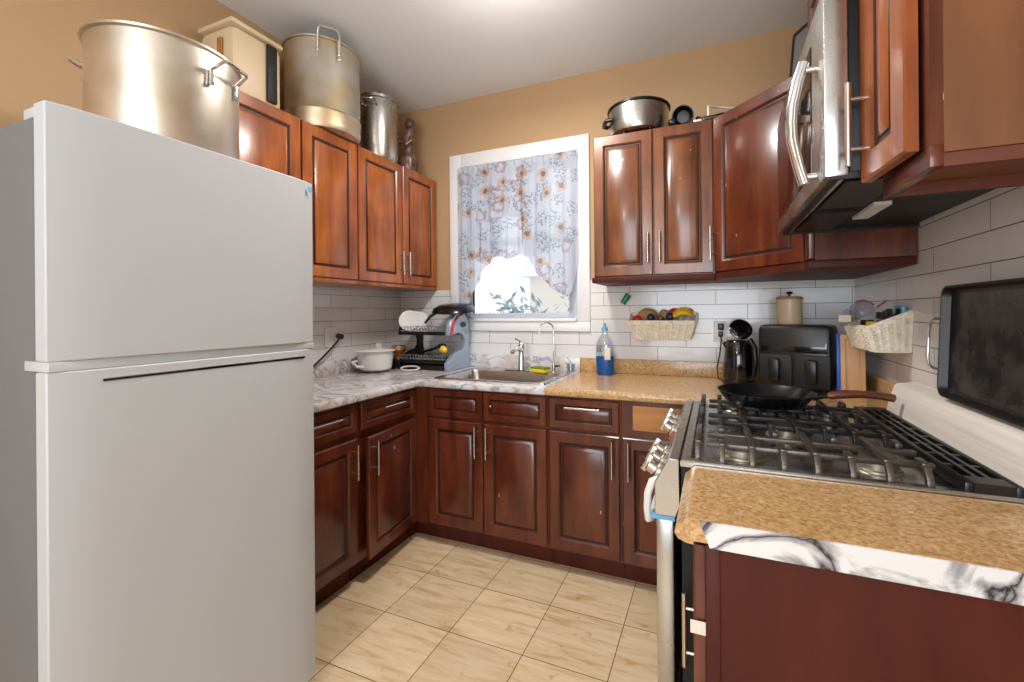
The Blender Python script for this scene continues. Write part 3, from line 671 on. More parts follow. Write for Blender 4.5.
# ------------------------------------------------------------------ refrigerator
FX, FY0, FY1, FZ = 0.909, -2.182, -1.542, 1.712
t = thing('refrigerator', (0.48, (FY0+FY1)/2, 0), 'tall white two-door refrigerator with grey side at the left', 'refrigerator')
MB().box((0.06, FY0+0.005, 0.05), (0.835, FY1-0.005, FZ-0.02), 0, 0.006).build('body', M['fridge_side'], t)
MB().box((0.10, FY0+0.03, 0.0), (0.86, FY1-0.03, 0.05)).build('base_grille', M['black'], t)
MB().box((0.835, FY0+0.012, 0.065), (0.853, FY1-0.012, 1.15)).box((0.835, FY0+0.012, 1.185), (0.853, FY1-0.012, FZ-0.012)).build('gasket', M['gasket'], t)
def curved_door(z0, z1):
    q = MB(); n = 16; pts = [(0.853, FY0)]
    for i in range(n+1):
        s_ = i/n; y = FY0+(FY1-FY0)*s_
        e = 0.012*(abs(2*s_-1)**10); pts.append((FX-e, y))
    pts.append((0.853, FY1)); q.prism(pts, z0, z1, 'z'); return q
gz = 1.168
d = curved_door(gz+0.010, FZ).build('freezer_door', M['fridge'], t, 0.003)
d2 = curved_door(0.06, gz-0.012-0.0).build('fridge_door', M['fridge'], t, 0.003)
MB().box((0.80, FY0+0.002, gz-0.0115), (0.902, FY1-0.002, gz+0.0095), 0, 0.002).build('divider_strip', M['fridge'], t)
MB().prism([(0.902, 1.128), (0.9102, 1.128), (0.9102, 1.1325), (0.902, 1.136)], FY0+0.085, FY1-0.045, 'y').build('grip_slot', M['blackg'], d2)
MB().box((0.9085, FY0+0.085, 1.1330), (0.9100, FY1-0.045, 1.1350)).build('grip_trim', M['chrome'], d2)
MB().box((0.78, FY0+0.01, FZ-0.0195), (0.885, FY0+0.05, FZ+0.004), 0, 0.003).build('hinge_cover', M['fridge'], t)
MB().box((0.9093, FY1-0.028, FZ-0.035), (0.9102, FY1-0.014, FZ-0.018)).build('sticker', M['ltblue'], d)

# ------------------------------------------------------------------ range
RY0, RY1 = -1.518, -0.760
t = thing('gas_range', (2.4, -1.14, 0), 'stainless gas range with black grates on the right', 'range')
MB().box((2.075, RY0+0.003, 0.08), (2.70, RY1-0.003, 0.898)).build('body', M['blackm'], t)
MB().box((2.11, RY0+0.03, 0.0), (2.68, RY1-0.03, 0.08)).build('base', M['black'], t)
# cooktop pan with raised rim
b = MB(FR((2.073, RY0, 0.898), (1, 0, 0), (0, 1, 0), (0, 0, 1)))
b.rings(0.635, RY1-RY0, [(0, 0), (0, 0.012), (0.003, 0.015), (0.022, 0.015), (0.030, 0.006), (0.032, 0.004)])
b.build('cooktop', M['steel'], t)
b = MB(); cp = [(2.070, 0.913), (2.046, 0.913), (2.012, 0.850), (2.012, 0.770), (2.060, 0.766), (2.072, 0.80)]
b.prism(cp, RY0+0.002, RY1-0.002, 'y'); cpo = b.build('control_panel', M['steel'], t, 0.002)
MB().box((2.004, RY0-0.001, 0.762), (2.0595, RY0+0.03, 0.772)).build('tape', M['ltblue'], t)
# knobs
def knob(y):
    # axis perpendicular to the sloped face
    n_ = Vector((-0.85, 0, 0.53)).normalized(); up_ = Vector((0, 1, 0)); o_ = Vector((2.016, y, 0.858))
    fr = FR(o_, n_.cross(up_)*-1, up_, n_)
    q = MB(fr); q.lathe([(0.023, 0), (0.023, 0.006), (0.019, 0.010), (0.018, 0.030), (0.016, 0.032), (0, 0.032)], (0, 0, 0), 24); k = q.build('knob', M['nickel'], t)
    q = MB(fr); q.box((-0.024, -0.005, 0.026), (0.024, 0.005, 0.042), 0, 0.003); q.build('grip', M['nickel'], k)
for y in (-1.455, -1.375, -1.295, -1.03, -0.95, -0.87): knob(y)
q = MB(FR((2.024, -1.16, 0.878), Vector((0.54, 0, 0.84)), (0, 1, 0), Vector((-0.84, 0, 0.54)))); q.box((-0.012, -0.01, 0), (0.012, 0.01, 0.003), 0, 0.001); q.build('badge', M['redp'], t)
od = MB().box((2.015, RY0+0.004, 0.245), (2.057, RY1-0.004, 0.760), 0, 0.004).build('oven_door', M['steel'], t)
MB().box((2.012, RY0+0.10, 0.34), (2.0155, RY1-0.10, 0.64)).build('oven_window', M['bglass'], od)
b = MB(); yy0, yy1 = RY0+0.03, RY1-0.03
pts = [(2.020, yy0, 0.850), (2.003, yy0, 0.842), (1.992, yy0, 0.81), (1.990, yy0+0.002, 0.77), (1.991, yy0+0.012, 0.740), (1.992, yy0+0.05, 0.725)]
b.tube(pts+[(1.990, -1.14, 0.720)]+[(p[0], yy1-(p[1]-yy0), p[2]) for p in reversed(pts)], 0.0095, 12)
b.build('oven_handle', M['white'], od)
MB().box((2.018, RY0+0.004, 0.085), (2.057, RY1-0.004, 0.238), 0, 0.004).build('warming_drawer', M['steel'], t)
# burners
for (bx, by, r) in ((2.215, -1.385, 0.052), (2.215, -0.93, 0.042), (2.345, -1.145, 0.046), (2.50, -1.385, 0.040), (2.50, -0.93, 0.050)):
    q = MB(); q.lathe([(r+0.008, 0.902), (r+0.006, 0.906), (r, 0.908), (r, 0.922), (r-0.004, 0.926), (0, 0.926)], (bx, by, 0), 32); bo = q.build('burner', M['brass'], t)
    q = MB(); q.lathe([(r-0.008, 0.9265), (r-0.003, 0.929), (r-0.006, 0.936), (0, 0.938)], (bx, by, 0), 32); q.build('burner_cap', M['ironw'], bo)
# grates: three continuous sections
def grate(y0, y1, nfing):
    q = MB(); zt = 0.945; s_ = 0.0072; xa, xb = 2.112, 2.588
    def bar(p, c):
        p = Vector(p); c = Vector(c); d = (c-p); L_ = d.length
        u_ = d.normalized(); v_ = Vector((0, 0, 1)) if abs(u_.z) < 0.8 else Vector((1, 0, 0)); w_ = u_.cross(v_).normalized(); v_ = w_.cross(u_)
        m_ = FR(p, u_, w_, v_); old = q.M; q.M = m_; q.box((0, -s_, -0.007), (L_, s_, 0.006), 0, 0.002); q.M = old
    def leg(x, y, dx, dy): bar((x, y, zt), (x+dx*0.014, y+dy*0.014, zt-0.026)); bar((x+dx*0.014, y+dy*0.014, zt-0.022), (x+dx*0.016, y+dy*0.016, 0.906))
    a, c = y0+0.022, y1-0.022
    # cross rails (along x)
    for y in (y0+(y1-y0)*0.30, y0+(y1-y0)*0.70): bar((xa+0.02, y, zt-0.012), (xb, y, zt-0.012))
    # fingers along y bent down at both ends
    xs = [xa+0.055+(xb-xa-0.085)*k/(nfing-1) for k in range(nfing)]
    for k, x in enumerate(xs):
        if k % 2 == 0:   # short stubs at each side
            bar((x, a, zt), (x, a+0.045, zt)); bar((x, c-0.045, zt), (x, c, zt))
        else: bar((x, a, zt), (x, c, zt))
        leg(x, a, 0, -1); leg(x, c, 0, 1)
    bar((xa, a+0.01, zt), (xa, c-0.01, zt)); leg(xa, a+0.01, 0, -1); leg(xa, c-0.01, 0, 1)
    return q.build('grate', M['ironw'] if y0 < -1.3 else M['iron'], t)
grate(-1.500, -1.265, 7); grate(-1.262, -1.018, 7); grate(-1.015, -0.778, 7)
# vent strip
b = MB(); v0, v1 = 2.605, 2.695; zt = 0.932
b.box((v0, RY0+0.006, 0.905), (v0+0.014, RY1-0.006, zt), 0, 0.003).box((v1-0.014, RY0+0.006, 0.905), (v1, RY1-0.006, zt), 0, 0.003)
b.box((v0+0.014, RY0+0.006, 0.905), (v1-0.014, RY0+0.05, zt)).box((v0+0.014, RY1-0.05, 0.905), (v1-0.014, RY1-0.006, zt))
for k in (1, 2): b.box((v0+0.014+0.0205*k-0.004, RY0+0.05, 0.915), (v0+0.014+0.0205*k+0.004, RY1-0.05, zt))
for k in range(1, 8): y = RY0+0.05+(RY1-RY0-0.1)*k/8; b.box((v0+0.014, y-0.006, 0.912), (v1-0.014, y+0.006, zt-0.002))
b.build('vent_grille', M['black'], t)
b = MB(); b.prism([(2.698, 0.900), (2.704, 0.94), (2.712, 0.975), (2.724, 1.012), (2.732, 1.018), (2.785, 1.026), (2.785, 0.900)], RY0+0.002, RY1-0.002, 'y')
b.build('back_guard', M['cream'], t)['label'] = 'cream rear guard with pale horizontal streaks'

# frying pan
t = thing('frying_pan', (2.31, -0.93, 0.963), 'black frying pan with a reddish wooden handle on the far front burner', 'frying pan')
ZP = -0.0125
MB(Matrix.Translation((0,0,ZP))).lathe([(0, 0.964), (0.105, 0.964), (0.125, 0.974), (0.151, 1.007), (0.153, 1.009), (0.149, 1.009), (0.122, 0.979), (0.103, 0.968), (0, 0.968)], (2.31, -0.93, 0), 56).build('pan_body', M['panwear'], t)
b = MB(Matrix.Translation((0,0,ZP))); hp = [(2.455, -0.915, 0.990), (2.485, -0.912, 0.997), (2.50, -0.910, 0.999)]; b.tube(hp, [0.011, 0.008, 0.009], 10); b.build('handle_bracket', M['black'], t)
b = MB(Matrix.Translation((0,0,ZP))); hp = [(2.496, -0.911, 0.998), (2.51, -0.909, 1.001), (2.55, -0.903, 1.006), (2.60, -0.896, 1.008), (2.65, -0.889, 1.004), (2.685, -0.884, 0.998), (2.690, -0.883, 0.997)]
b.tube(hp, [0.008, 0.013, 0.0145, 0.012, 0.012, 0.013, 0.005], 14); b.build('handle', M['handle_w'], t)

# ------------------------------------------------------------------ microwave
MX, MZ, MT = 2.374, 1.552, 1.985
t = thing('microwave', (2.6, -1.14, MZ), 'stainless over-the-range microwave with a bowed bar handle', 'microwave')
MB().box((MX+0.045, RY0+0.004, MZ+0.012), (W-0.012, RY1-0.004, MT), 0, 0.003).build('body', M['panblack'], t)
b = MB(); b.box((MX+0.012, RY0+0.004, MZ), (W-0.012, RY0+0.014, MZ+0.0115)).box((MX+0.012, RY1-0.014, MZ), (W-0.012, RY1-0.004, MZ+0.0115)).box((MX+0.012, RY0+0.014, MZ), (MX+0.03, RY1-0.014, MZ+0.0115))
b.box((MX+0.05, RY0+0.05, MZ+0.003), (MX+0.16, RY0+0.34, MZ+0.0115)).box((MX+0.05, RY1-0.34, MZ+0.003), (MX+0.16, RY1-0.05, MZ+0.0115)); b.build('vent_panel', M['black'], t)
MB().box((MX+0.20, RY0+0.06, MZ+0.004), (MX+0.26, RY0+0.26, MZ+0.0115)).build('label_plate', M['paper'], t)
MB().box((MX+0.18, -1.18, MZ+0.002), (MX+0.22, -0.98, MZ+0.0115)).build('lamp_cover', M['white'], t)
md = MB().box((MX+0.000, RY0+0.001, MZ+0.005), (MX+0.0445, RY1-0.004, MT-0.03), 0, 0.004).build('door', M['steel'], t)
MB().box((MX-0.003, RY0+0.13, MZ+0.05), (MX+0.002, RY1-0.05, MT-0.075), 0, 0.002).build('door_glass', M['bglass'], md)
b = MB(); hy_ = RY0+0.085
pts = [(MX-0.024, hy_, MZ+0.015), (MX-0.036, hy_, MZ+0.06), (MX-0.048, hy_, MZ+0.12), (MX-0.050, hy_, MZ+0.16), (MX-0.048, hy_, MZ+0.20), (MX-0.036, hy_, MZ+0.26), (MX-0.024, hy_, MZ+0.300)]
b.tube(pts, 0.0125, 14)
for z_ in (MZ+0.032, MZ+0.282): b.tube([(MX-0.030, hy_, z_), (MX+0.006, hy_, z_)], 0.008, 10)
b.build('handle', M['chrome'], md)
MB().box((MX+0.005, RY0+0.004, MT-0.028), (MX+0.0445, RY1-0.004, MT), 0, 0.004).build('top_vent', M['steel'], t)
# black box on the corner cabinet
t = thing('storage_box', (2.60, -0.40, ZT), 'black-edged upright tray standing on the corner cabinet by the microwave', 'tray')
m_ = Matrix.Translation((2.55, -0.42, ZT+0.003)) @ Matrix.Rotation(0.5, 4, 'Z') @ Matrix.Rotation(0.10, 4, 'Y')
q = MB(m_); q.box((0, -0.17, 0), (0.03, 0.17, 0.36), 0, 0.008); q.build('rim', M['black'], t)
q = MB(m_); q.box((-0.003, -0.14, 0.03), (0.0, 0.14, 0.33)); q.build('panel', M['gasket'], t)

# ------------------------------------------------------------------ pots
def bail(q, c, ang, R, z, w=0.10, out=0.045, up=0.012, r=0.005, drop=0.03):
    """squared loop handle standing off a pot wall"""
    d = Vector((math.cos(ang), math.sin(ang), 0)); s_ = Vector((-d.y, d.x, 0)); c = Vector(c)
    P = lambda o_, s, zz: c+d*(R+o_)+s_*s+Vector((0, 0, zz))
    pts = [P(0.002, -w/2, z-drop), P(0.002, -w/2, z-0.005), P(0.012, -w/2, z), P(out-0.01, -w/2+0.004, z+up), P(out, -w/2+0.016, z+up), P(out, w/2-0.016, z+up), P(out-0.01, w/2-0.004, z+up), P(0.012, w/2, z), P(0.002, w/2, z-0.005), P(0.002, w/2, z-drop)]
    q.tube(pts, r, 8)
    for s in (-w/2, w/2): q.ball(P(0.003, s, z-drop+0.004), 0.008, seg=8)
def upbail(q, c, ang, R, z0, z1, w=0.1, out=0.02, r=0.006):
    d = Vector((math.cos(ang), math.sin(ang), 0)); s_ = Vector((-d.y, d.x, 0)); c = Vector(c)
    P = lambda o_, s, zz: c+d*(R+o_)+s_*s+Vector((0, 0, zz))
    pts = [P(0.006, -w/2, z0), P(0.006, -w/2, z0+0.05), P(out, -w/2, z1-0.02), P(out, -w/2+0.015, z1), P(out, w/2-0.015, z1), P(out, w/2, z1-0.02), P(0.006, w/2, z0+0.05), P(0.006, w/2, z0)]
    q.tube(pts, r, 8)
    for s in (-w/2, w/2):
        for k in (0.006, 0.03): q.ball(P(0.006, s, z0+k), 0.008, seg=8)
def pot(name, c, R, z0, z1, label, m_, group=None, Rb=None, hoop=None):
    t = thing(name, (c[0], c[1], z0), label, 'pot', group); h_ = z1-z0; Rb = Rb or R
    pr = [(0, z0), (Rb-0.03, z0), (Rb-0.008, z0+0.008), (Rb, z0+0.03)]
    if hoop: pr += [(Rb, z0+hoop-0.006), (Rb+0.004, z0+hoop), (Rb, z0+hoop+0.006)]
    pr += [(R, z1-0.02), (R, z1-0.010), (R+0.008, z1-0.006), (R+0.009, z1), (R-0.002, z1), (R-0.005, z1-0.01), (R-0.006, z0+0.02), (0, z0+0.01)]
    MB().lathe(pr, (c[0], c[1], 0), 64).build('pot_body', m_, t)
    return t
ac = (0.52, -1.765)
t = pot('stockpot', ac, 0.192, FZ+0.004, 2.095, 'huge aluminium stockpot standing on the fridge', M['alu'])
q = MB(); bail(q, (ac[0], ac[1], 0), math.radians(18), 0.192, 2.035, 0.10, 0.05, 0.02, 0.006, 0.05); q.build('handle', M['chrome'], t)
q = MB(); bail(q, (ac[0], ac[1], 0), math.radians(213), 0.192, 2.035, 0.10, 0.05, 0.02, 0.006, 0.05); q.build('handle', M['chrome'], t)
bc = (0.205, -0.87)
t = pot('stockpot', bc, 0.185, ZT+0.001, 2.665, 'tall dented aluminium stockpot with brown stains on the left cabinets', M['alu_d'], hoop=0.10)
q = MB(); upbail(q, (bc[0], bc[1], 0), math.radians(-35), 0.185, 2.56, 2.70, 0.10, 0.03); q.build('handle', M['chrome'], t)
q = MB(); upbail(q, (bc[0], bc[1], 0), math.radians(145), 0.185, 2.56, 2.70, 0.10, 0.03); q.build('handle', M['chrome'], t)
cc = (0.19, -0.44)
t = pot('stockpot', cc, 0.118, ZT+0.001, 2.60, 'smaller shiny lidded stockpot on the left cabinets near the corner', M['steel'])
MB().lathe([(0.126, 2.602), (0.127, 2.608), (0.09, 2.625), (0.0, 2.635)], (cc[0], cc[1], 0), 48).build('lid', M['steel'], t)
q = MB(); bail(q, (cc[0], cc[1], 0), math.radians(-70), 0.118, 2.55, 0.09, 0.04, 0.01, 0.0055, 0.012); q.build('handle', M['chrome'], t)
q = MB(); bail(q, (cc[0], cc[1], 0), math.radians(110), 0.118, 2.55, 0.09, 0.04, 0.01, 0.0055, 0.012); q.build('handle', M['chrome'], t)
# beige container with a dark strap
t = thing('beige_canister', (0.17, -1.28, ZT), 'beige plastic bin with a dark vertical strip, between fridge pot and tall pot', 'bin')
q = MB(); q.box((0.03, -1.385, ZT+0.001), (0.255, -1.15, 2.525), 0, 0.03); q.build('bin_body', M['beige'], t)
MB().box((0.024, -1.391, 2.5255), (0.261, -1.144, 2.55), 0, 0.012).build('lid', M['beige'], t)
q = MB(); q.box((0.2555, -1.235, ZT+0.04), (0.270, -1.185, 2.515), 0, 0.007); q.build('strap', M['blackm'], t)
q = MB(); q.box((0.17, -1.3965, 2.38), (0.20, -1.3855, 2.47), 0, 0.004); q.build('latch', M['copper'], t)
# figurine in the corner
t = thing('figurine', (0.24, -0.15, ZT), 'dark ornate figurine on a round base in the left corner on the cabinets', 'figurine')
fc = (0.24, -0.15, 0)
MB().lathe([(0.0, ZT+0.001), (0.048, ZT+0.001), (0.05, ZT+0.012), (0.044, ZT+0.02), (0.052, ZT+0.05), (0.050, ZT+0.085), (0.034, ZT+0.10), (0.030, ZT+0.112), (0, ZT+0.115)], fc, 24).build('base', M['figur'], t)
q = MB(); q.tube([(0.235, -0.15, ZT+0.10), (0.25, -0.15, ZT+0.15), (0.232, -0.15, ZT+0.19), (0.25, -0.15, ZT+0.225), (0.255, -0.15, ZT+0.25)], [0.03, 0.022, 0.026, 0.022, 0.012], 14)
q.ball((0.252, -0.15, ZT+0.262), 0.028, 1, 1, 1.1, seg=16, noise=0.1); q.tube([(0.235, -0.15, ZT+0.18), (0.205, -0.17, ZT+0.17), (0.198, -0.175, ZT+0.20)], [0.012, 0.010, 0.008], 8); q.tube([(0.255, -0.15, ZT+0.20), (0.275, -0.17, ZT+0.17), (0.25, -0.18, ZT+0.15)], [0.012, 0.010, 0.008], 8)
q.build('figure', M['figur'], t); t.scale = (1.35, 1.25, 1.32); t.location.y = -0.19; t.location.x = 0.225
# roaster on the right cabinets
rc = (1.775, -0.195)
t = thing('slow_cooker', (rc[0], rc[1], ZT), 'grey metal slow cooker with black rim on the cabinet right of the window', 'slow cooker')
MB().lathe([(0, ZT+0.012), (0.13, ZT+0.012), (0.15, ZT+0.02), (0.158, ZT+0.05), (0.160, ZT+0.15), (0.150, ZT+0.15), (0.14, ZT+0.03), (0, ZT+0.03)], (rc[0], rc[1], 0), 56).build('housing', M['steel'], t)
MB().lathe([(0.161, ZT+0.146), (0.168, ZT+0.150), (0.168, ZT+0.158), (0.155, ZT+0.166), (0.148, ZT+0.156), (0.152, ZT+0.146), (0.161, ZT+0.146)], (rc[0], rc[1], 0), 56).build('rim', M['black'], t)
q = MB()
for a in (0.6, 2.4, 4.2, 5.4): q.lathe([(0.014, ZT+0.0005), (0.012, ZT+0.0125)], (rc[0]+0.12*math.cos(a), rc[1]+0.12*math.sin(a), 0), 12)
q.build('foot', M['black'], t)
q = MB(); a = math.radians(205); d = Vector((math.cos(a), math.sin(a), 0)); s_ = Vector((-d.y, d.x, 0)); c0 = Vector((rc[0], rc[1], ZT+0.085))
q.tube([c0+d*0.158-s_*0.05, c0+d*0.183-s_*0.04, c0+d*0.188, c0+d*0.183+s_*0.04, c0+d*0.158+s_*0.05], 0.012, 10); q.build('handle', M['black'], t)
# odds on the same cabinet
t = thing('ladle', (2.02, -0.25, ZT), 'black round ladle lying by the slow cooker on the cabinet', 'ladle')
MB(Matrix.Translation((2.01, -0.262, ZT+0.058)) @ Matrix.Rotation(1.9, 4, 'X')).lathe([(0, -0.02), (0.03, -0.014), (0.050, 0.010), (0.054, 0.032), (0.050, 0.032), (0.03, -0.008), (0, -0.012)], (0, 0, 0), 28).build('bowl', M['black'], t)
MB().tube([(2.03, -0.245, ZT+0.05), (2.05, -0.22, ZT+0.052), (2.06, -0.17, ZT+0.04)], 0.005, 8).build('handle', M['black'], t)
t = thing('coiled_cable', (2.14, -0.26, ZT), 'black and cream coiled cable on the cabinet beside the corner door', 'cable')
q = MB()
for k in range(3): q.tube([(2.14+(0.055+0.006*k)*math.cos(a_/16*2*PI), -0.24+0.04*math.sin(a_/16*2*PI), ZT+0.006+0.012*k+0.018*math.cos(a_/16*2*PI)**2) for a_ in range(16)], 0.0045, 6, 0, True)
q.build('loop', M['black'], t)
MB().tube([(2.13, -0.27, ZT+0.004), (2.13, -0.27, ZT+0.085), (2.19, -0.22, ZT+0.09), (2.30, -0.2, ZT+0.07)], 0.0055, 8).build('cream_lead', M['cream'], t)
t = tag(MB().box((2.06, -0.29, ZT+0.0005), (2.10, -0.26, ZT+0.022), 0, 0.004).build('plug_adapter', M['white']), 'small white plug block on the cabinet edge beside the ladle', 'plug')
t = tag(MB().ball((1.962, -0.30, ZT+0.022), 0.022, 1.1, 0.8, 0.9).build('pot_knob', M['black']), 'small black rounded lump between slow cooker and ladle', 'knob')

# ------------------------------------------------------------------ curtain
t = thing('curtain', (0.95, -0.04, 2.26), 'sheer white floral curtain with swags in the window', 'curtain')
MB().tube([(0.53, -0.034, 2.245), (1.375, -0.034, 2.245)], 0.006, 10).build('rod', M['white'], t)
def cloth(x0, x1, zb, zt, y0, amp, k, name, nx=90, nz=40, spread=0):
    q = MB(); vs = []; fs = []
    for i in range(nx+1):
        s_ = i/nx; x = x0+(x1-x0)*s_; b_ = zb(x)
        for j in range(nz+1):
            u_ = j/nz; z = zt+(b_-zt)*u_
            d = 1.8*amp*(0.35+0.9*u_)*(math.sin(x*k+0.8*math.sin(x*11))+0.35*math.sin(x*k*2.3+u_*2))
            xx = x+spread*(u_**1.0)*(1 if s_ > 0.5 else -1)*abs(2*s_-1)**3*0
            vs.append((xx, y0+d, z))
    for i in range(nx):
        for j in range(nz): a = i*(nz+1)+j; fs.append((a, a+nz+1, a+nz+2, a+1))
    q.add(vs, fs, 0, True); return q.build(name, M['curtain'], t)
def interp(pts):
    def g(x):
        for (a, za), (b_, zb_) in zip(pts[:-1], pts[1:]):
            if x <= b_: s_ = max(0, (x-a)/(b_-a)); return za+(zb_-za)*s_
        return pts[-1][1]
    return g
left = interp([(0.52, 1.34), (0.60, 1.335), (0.63, 1.37), (0.66, 1.44), (0.72, 1.55), (0.78, 1.62), (0.86, 1.65)])
right = interp([(1.00, 1.75), (1.04, 1.645), (1.10, 1.53), (1.20, 1.43), (1.29, 1.37), (1.315, 1.365), (1.345, 1.40), (1.379, 1.60)])
mid = lambda x: 1.635+0.012*math.sin(x*40)
val = lambda x: 1.90+0.02*math.sin(x*14+1)+0.008*math.sin(x*50)
cloth(0.522, 0.86, left, 2.225, -0.048, 0.007, 75, 'left_swag')
cloth(1.00, 1.378, right, 2.225, -0.050, 0.006, 60, 'right_swag')
cloth(0.60, 1.18, mid, 2.225, -0.034, 0.005, 68, 'back_valance')
cloth(0.70, 1.06, val, 2.225, -0.062, 0.005, 60, 'front_valance')
q = MB(); nx = 200; vs = []; fs = []
for i in range(nx+1):
    x = 0.53+0.848*i/nx; d = 0.004*math.sin(x*160)+0.003*math.sin(x*95)
    for (yy, zz) in ((-0.040, 2.268), (-0.050, 2.262), (-0.055, 2.245), (-0.050, 2.228), (-0.052, 2.212)): vs.append((x, yy+d, zz+0.003*math.sin(x*120)))
for i in range(nx):
    for j in range(4): a = i*5+j; fs.append((a, a+5, a+6, a+1))
q.add(vs, fs, 0, True); q.build('header', M['curtain'], t)

# ------------------------------------------------------------------ sink and taps
t = thing('sink', (1.02, -0.35, CT), 'stainless drop-in sink below the window', 'sink')
b = MB(FR((0.685, -0.575, CT+0.0005), (1, 0, 0), (0, 1, 0), (0, 0, 1)))
w_, d_ = 0.675, 0.475
# deck with the bowl offset to leave a tap ledge at the back
vs = [(0, 0, 0), (w_, 0, 0), (w_, d_, 0), (0, d_, 0), (0.006, 0.006, 0.006), (w_-0.006, 0.006, 0.006), (w_-0.006, d_-0.006, 0.006), (0.006, d_-0.006, 0.006)]
ix0, ix1, iy0, iy1 = 0.045, w_-0.045, 0.035, d_-0.105
def rr(x0, y0, x1, y1, r, z, n=6):
    o_ = []
    for cx_, cy_, a0 in ((x1-r, y1-r, 0), (x0+r, y1-r, PI/2), (x0+r, y0+r, PI), (x1-r, y0+r, 3*PI/2)):
        for k in range(n): a = a0+PI/2*k/(n-1); o_.append((cx_+r*math.cos(a), cy_+r*math.sin(a), z))
    return o_
loops = [rr(0, 0, w_, d_, 0.02, 0), rr(0.004, 0.004, w_-0.004, d_-0.004, 0.02, 0.006), rr(ix0-0.006, iy0-0.006, ix1+0.006, iy1+0.006, 0.05, 0.005), rr(ix0, iy0, ix1, iy1, 0.045, -0.002), rr(ix0+0.012, iy0+0.012, ix1-0.012, iy1-0.012, 0.05, -0.16), rr(ix0+0.05, iy0+0.05, ix1-0.05, iy1-0.05, 0.03, -0.172)]
vs = [p for l_ in loops for p in l_]; n_ = len(loops[0]); fs = []
for i in range(len(loops)-1):
    for k in range(n_): fs.append((i*n_+k, i*n_+(k+1) % n_, (i+1)*n_+(k+1) % n_, (i+1)*n_+k))
fs.append(tuple(range((len(loops)-1)*n_, len(loops)*n_)))
b.add(vs, fs, 0, True); b.build('basin', M['steel'], t)
MB().lathe([(0.0, CT-0.169), (0.038, CT-0.169), (0.042, CT-0.171), (0.03, CT-0.1715)], (1.0, -0.37, 0), 24).build('drain', M['chrome'], t)
ft = thing('faucet', (1.040, -0.145, CT+0.006), 'chrome single-lever faucet at the back of the sink', 'faucet')
MB().box((0.930, -0.165, CT+0.006), (1.150, -0.12, CT+0.013), 0, 0.004).build('base_plate', M['chrome'], ft)
MB().lathe([(0.027, CT+0.013), (0.024, CT+0.03), (0.019, CT+0.11), (0.018, CT+0.14), (0.022, CT+0.15), (0.022, CT+0.165), (0.012, CT+0.178), (0, CT+0.18)], (1.040, -0.142, 0), 28).build('column', M['chrome'], ft)
MB().tube([(1.040, -0.145, CT+0.135), (1.040, -0.20, CT+0.150), (1.040, -0.26, CT+0.138), (1.040, -0.272, CT+0.125)], [0.017, 0.015, 0.013, 0.012], 14).build('spout', M['chrome'], ft)
MB().tube([(1.040, -0.142, CT+0.172), (1.033, -0.165, CT+0.195), (1.020, -0.19, CT+0.205)], [0.009, 0.007, 0.006], 10).build('lever', M['chrome'], ft)
ft = thing('filter_tap', (1.250, -0.14, CT+0.006), 'slim gooseneck filter tap right of the main faucet', 'faucet')
MB().lathe([(0.02, CT+0.0065), (0.02, CT+0.012), (0.012, CT+0.02), (0.012, CT+0.05), (0.008, CT+0.055), (0, CT+0.055)], (1.250, -0.14, 0), 20).build('base', M['chrome'], ft)
gp = [(1.250, -0.14, CT+0.05), (1.250, -0.14, CT+0.26)]
for k in range(1, 13): a = PI*k/12; gp.append((1.213+0.037*math.cos(a)+0.0, -0.14-0.045*(1-math.cos(a))/2, CT+0.26+0.045*math.sin(a)))
gp.append((1.176, -0.185, CT+0.225)); MB().tube(gp, 0.0052, 10).build('neck', M['chrome'], ft)
MB().tube([(1.262, -0.14, CT+0.04), (1.290, -0.145, CT+0.045)], [0.006, 0.004], 8).build('lever', M['black'], ft)
t = thing('sponge', (1.18, -0.185, CT), 'yellow and green sponge lying behind the sink', 'sponge')
m_ = Matrix.Translation((1.180, -0.185, CT+0.0075)) @ Matrix.Rotation(-0.25, 4, 'Z')
q = MB(m_); q.box((-0.055, -0.03, 0.0), (0.055, 0.03, 0.022), 0, 0.005); q.build('sponge_pad', M['yellow'], t)
q = MB(m_); q.box((-0.055, -0.03, 0.0222), (0.055, 0.03, 0.032), 0, 0.002); q.build('scouring_pad', M['scour'], t)
t = tag(MB().lathe([(0, CT), (0.022, CT), (0.026, CT+0.05), (0.024, CT+0.05), (0.02, CT+0.004), (0, CT+0.004)], (1.335, -0.07, 0.0008), 20).build('glass_cup', M['clear']), 'tiny clear cup behind the filter tap', 'cup')
# soap bottle
t = thing('soap_bottle', (1.53, -0.12, CT), 'clear dish soap bottle half full of blue liquid', 'bottle')
m_ = Matrix.Translation((1.56, -0.12, CT)) @ Matrix.Diagonal((1.32, 1.25, 1.22, 1))
q = MB(m_); q.lathe([(0, 0.0005), (0.034, 0.0005), (0.038, 0.01), (0.040, 0.09), (0, 0.09)], (0, 0, 0), 28, 0, 'z', 1, 0.6); q.build('blue_liquid', M['soap'], t)
q = MB(m_); q.lathe([(0.0405, 0.0905), (0.041, 0.12), (0.036, 0.16), (0.018, 0.19), (0.012, 0.20), (0.012, 0.21)], (0, 0, 0), 28, 0, 'z', 1, 0.6); q.build('bottle_body', M['clear'], t)
q = MB(m_); q.lathe([(0.014, 0.2105), (0.014, 0.225), (0.008, 0.23), (0.006, 0.245), (0, 0.247)], (0, 0, 0), 18); q.build('cap', M['ltblue'], t)
q = MB(m_); q.box((0.004, -0.028, 0.075), (0.030, -0.0245, 0.13), 0, 0.001); q.build('front_label', M['paper'], t)
q = MB(m_); q.box((-0.03, -0.0275, 0.11), (-0.008, -0.0245, 0.145), 0, 0.001); q.build('side_label', M['gasket'], t)

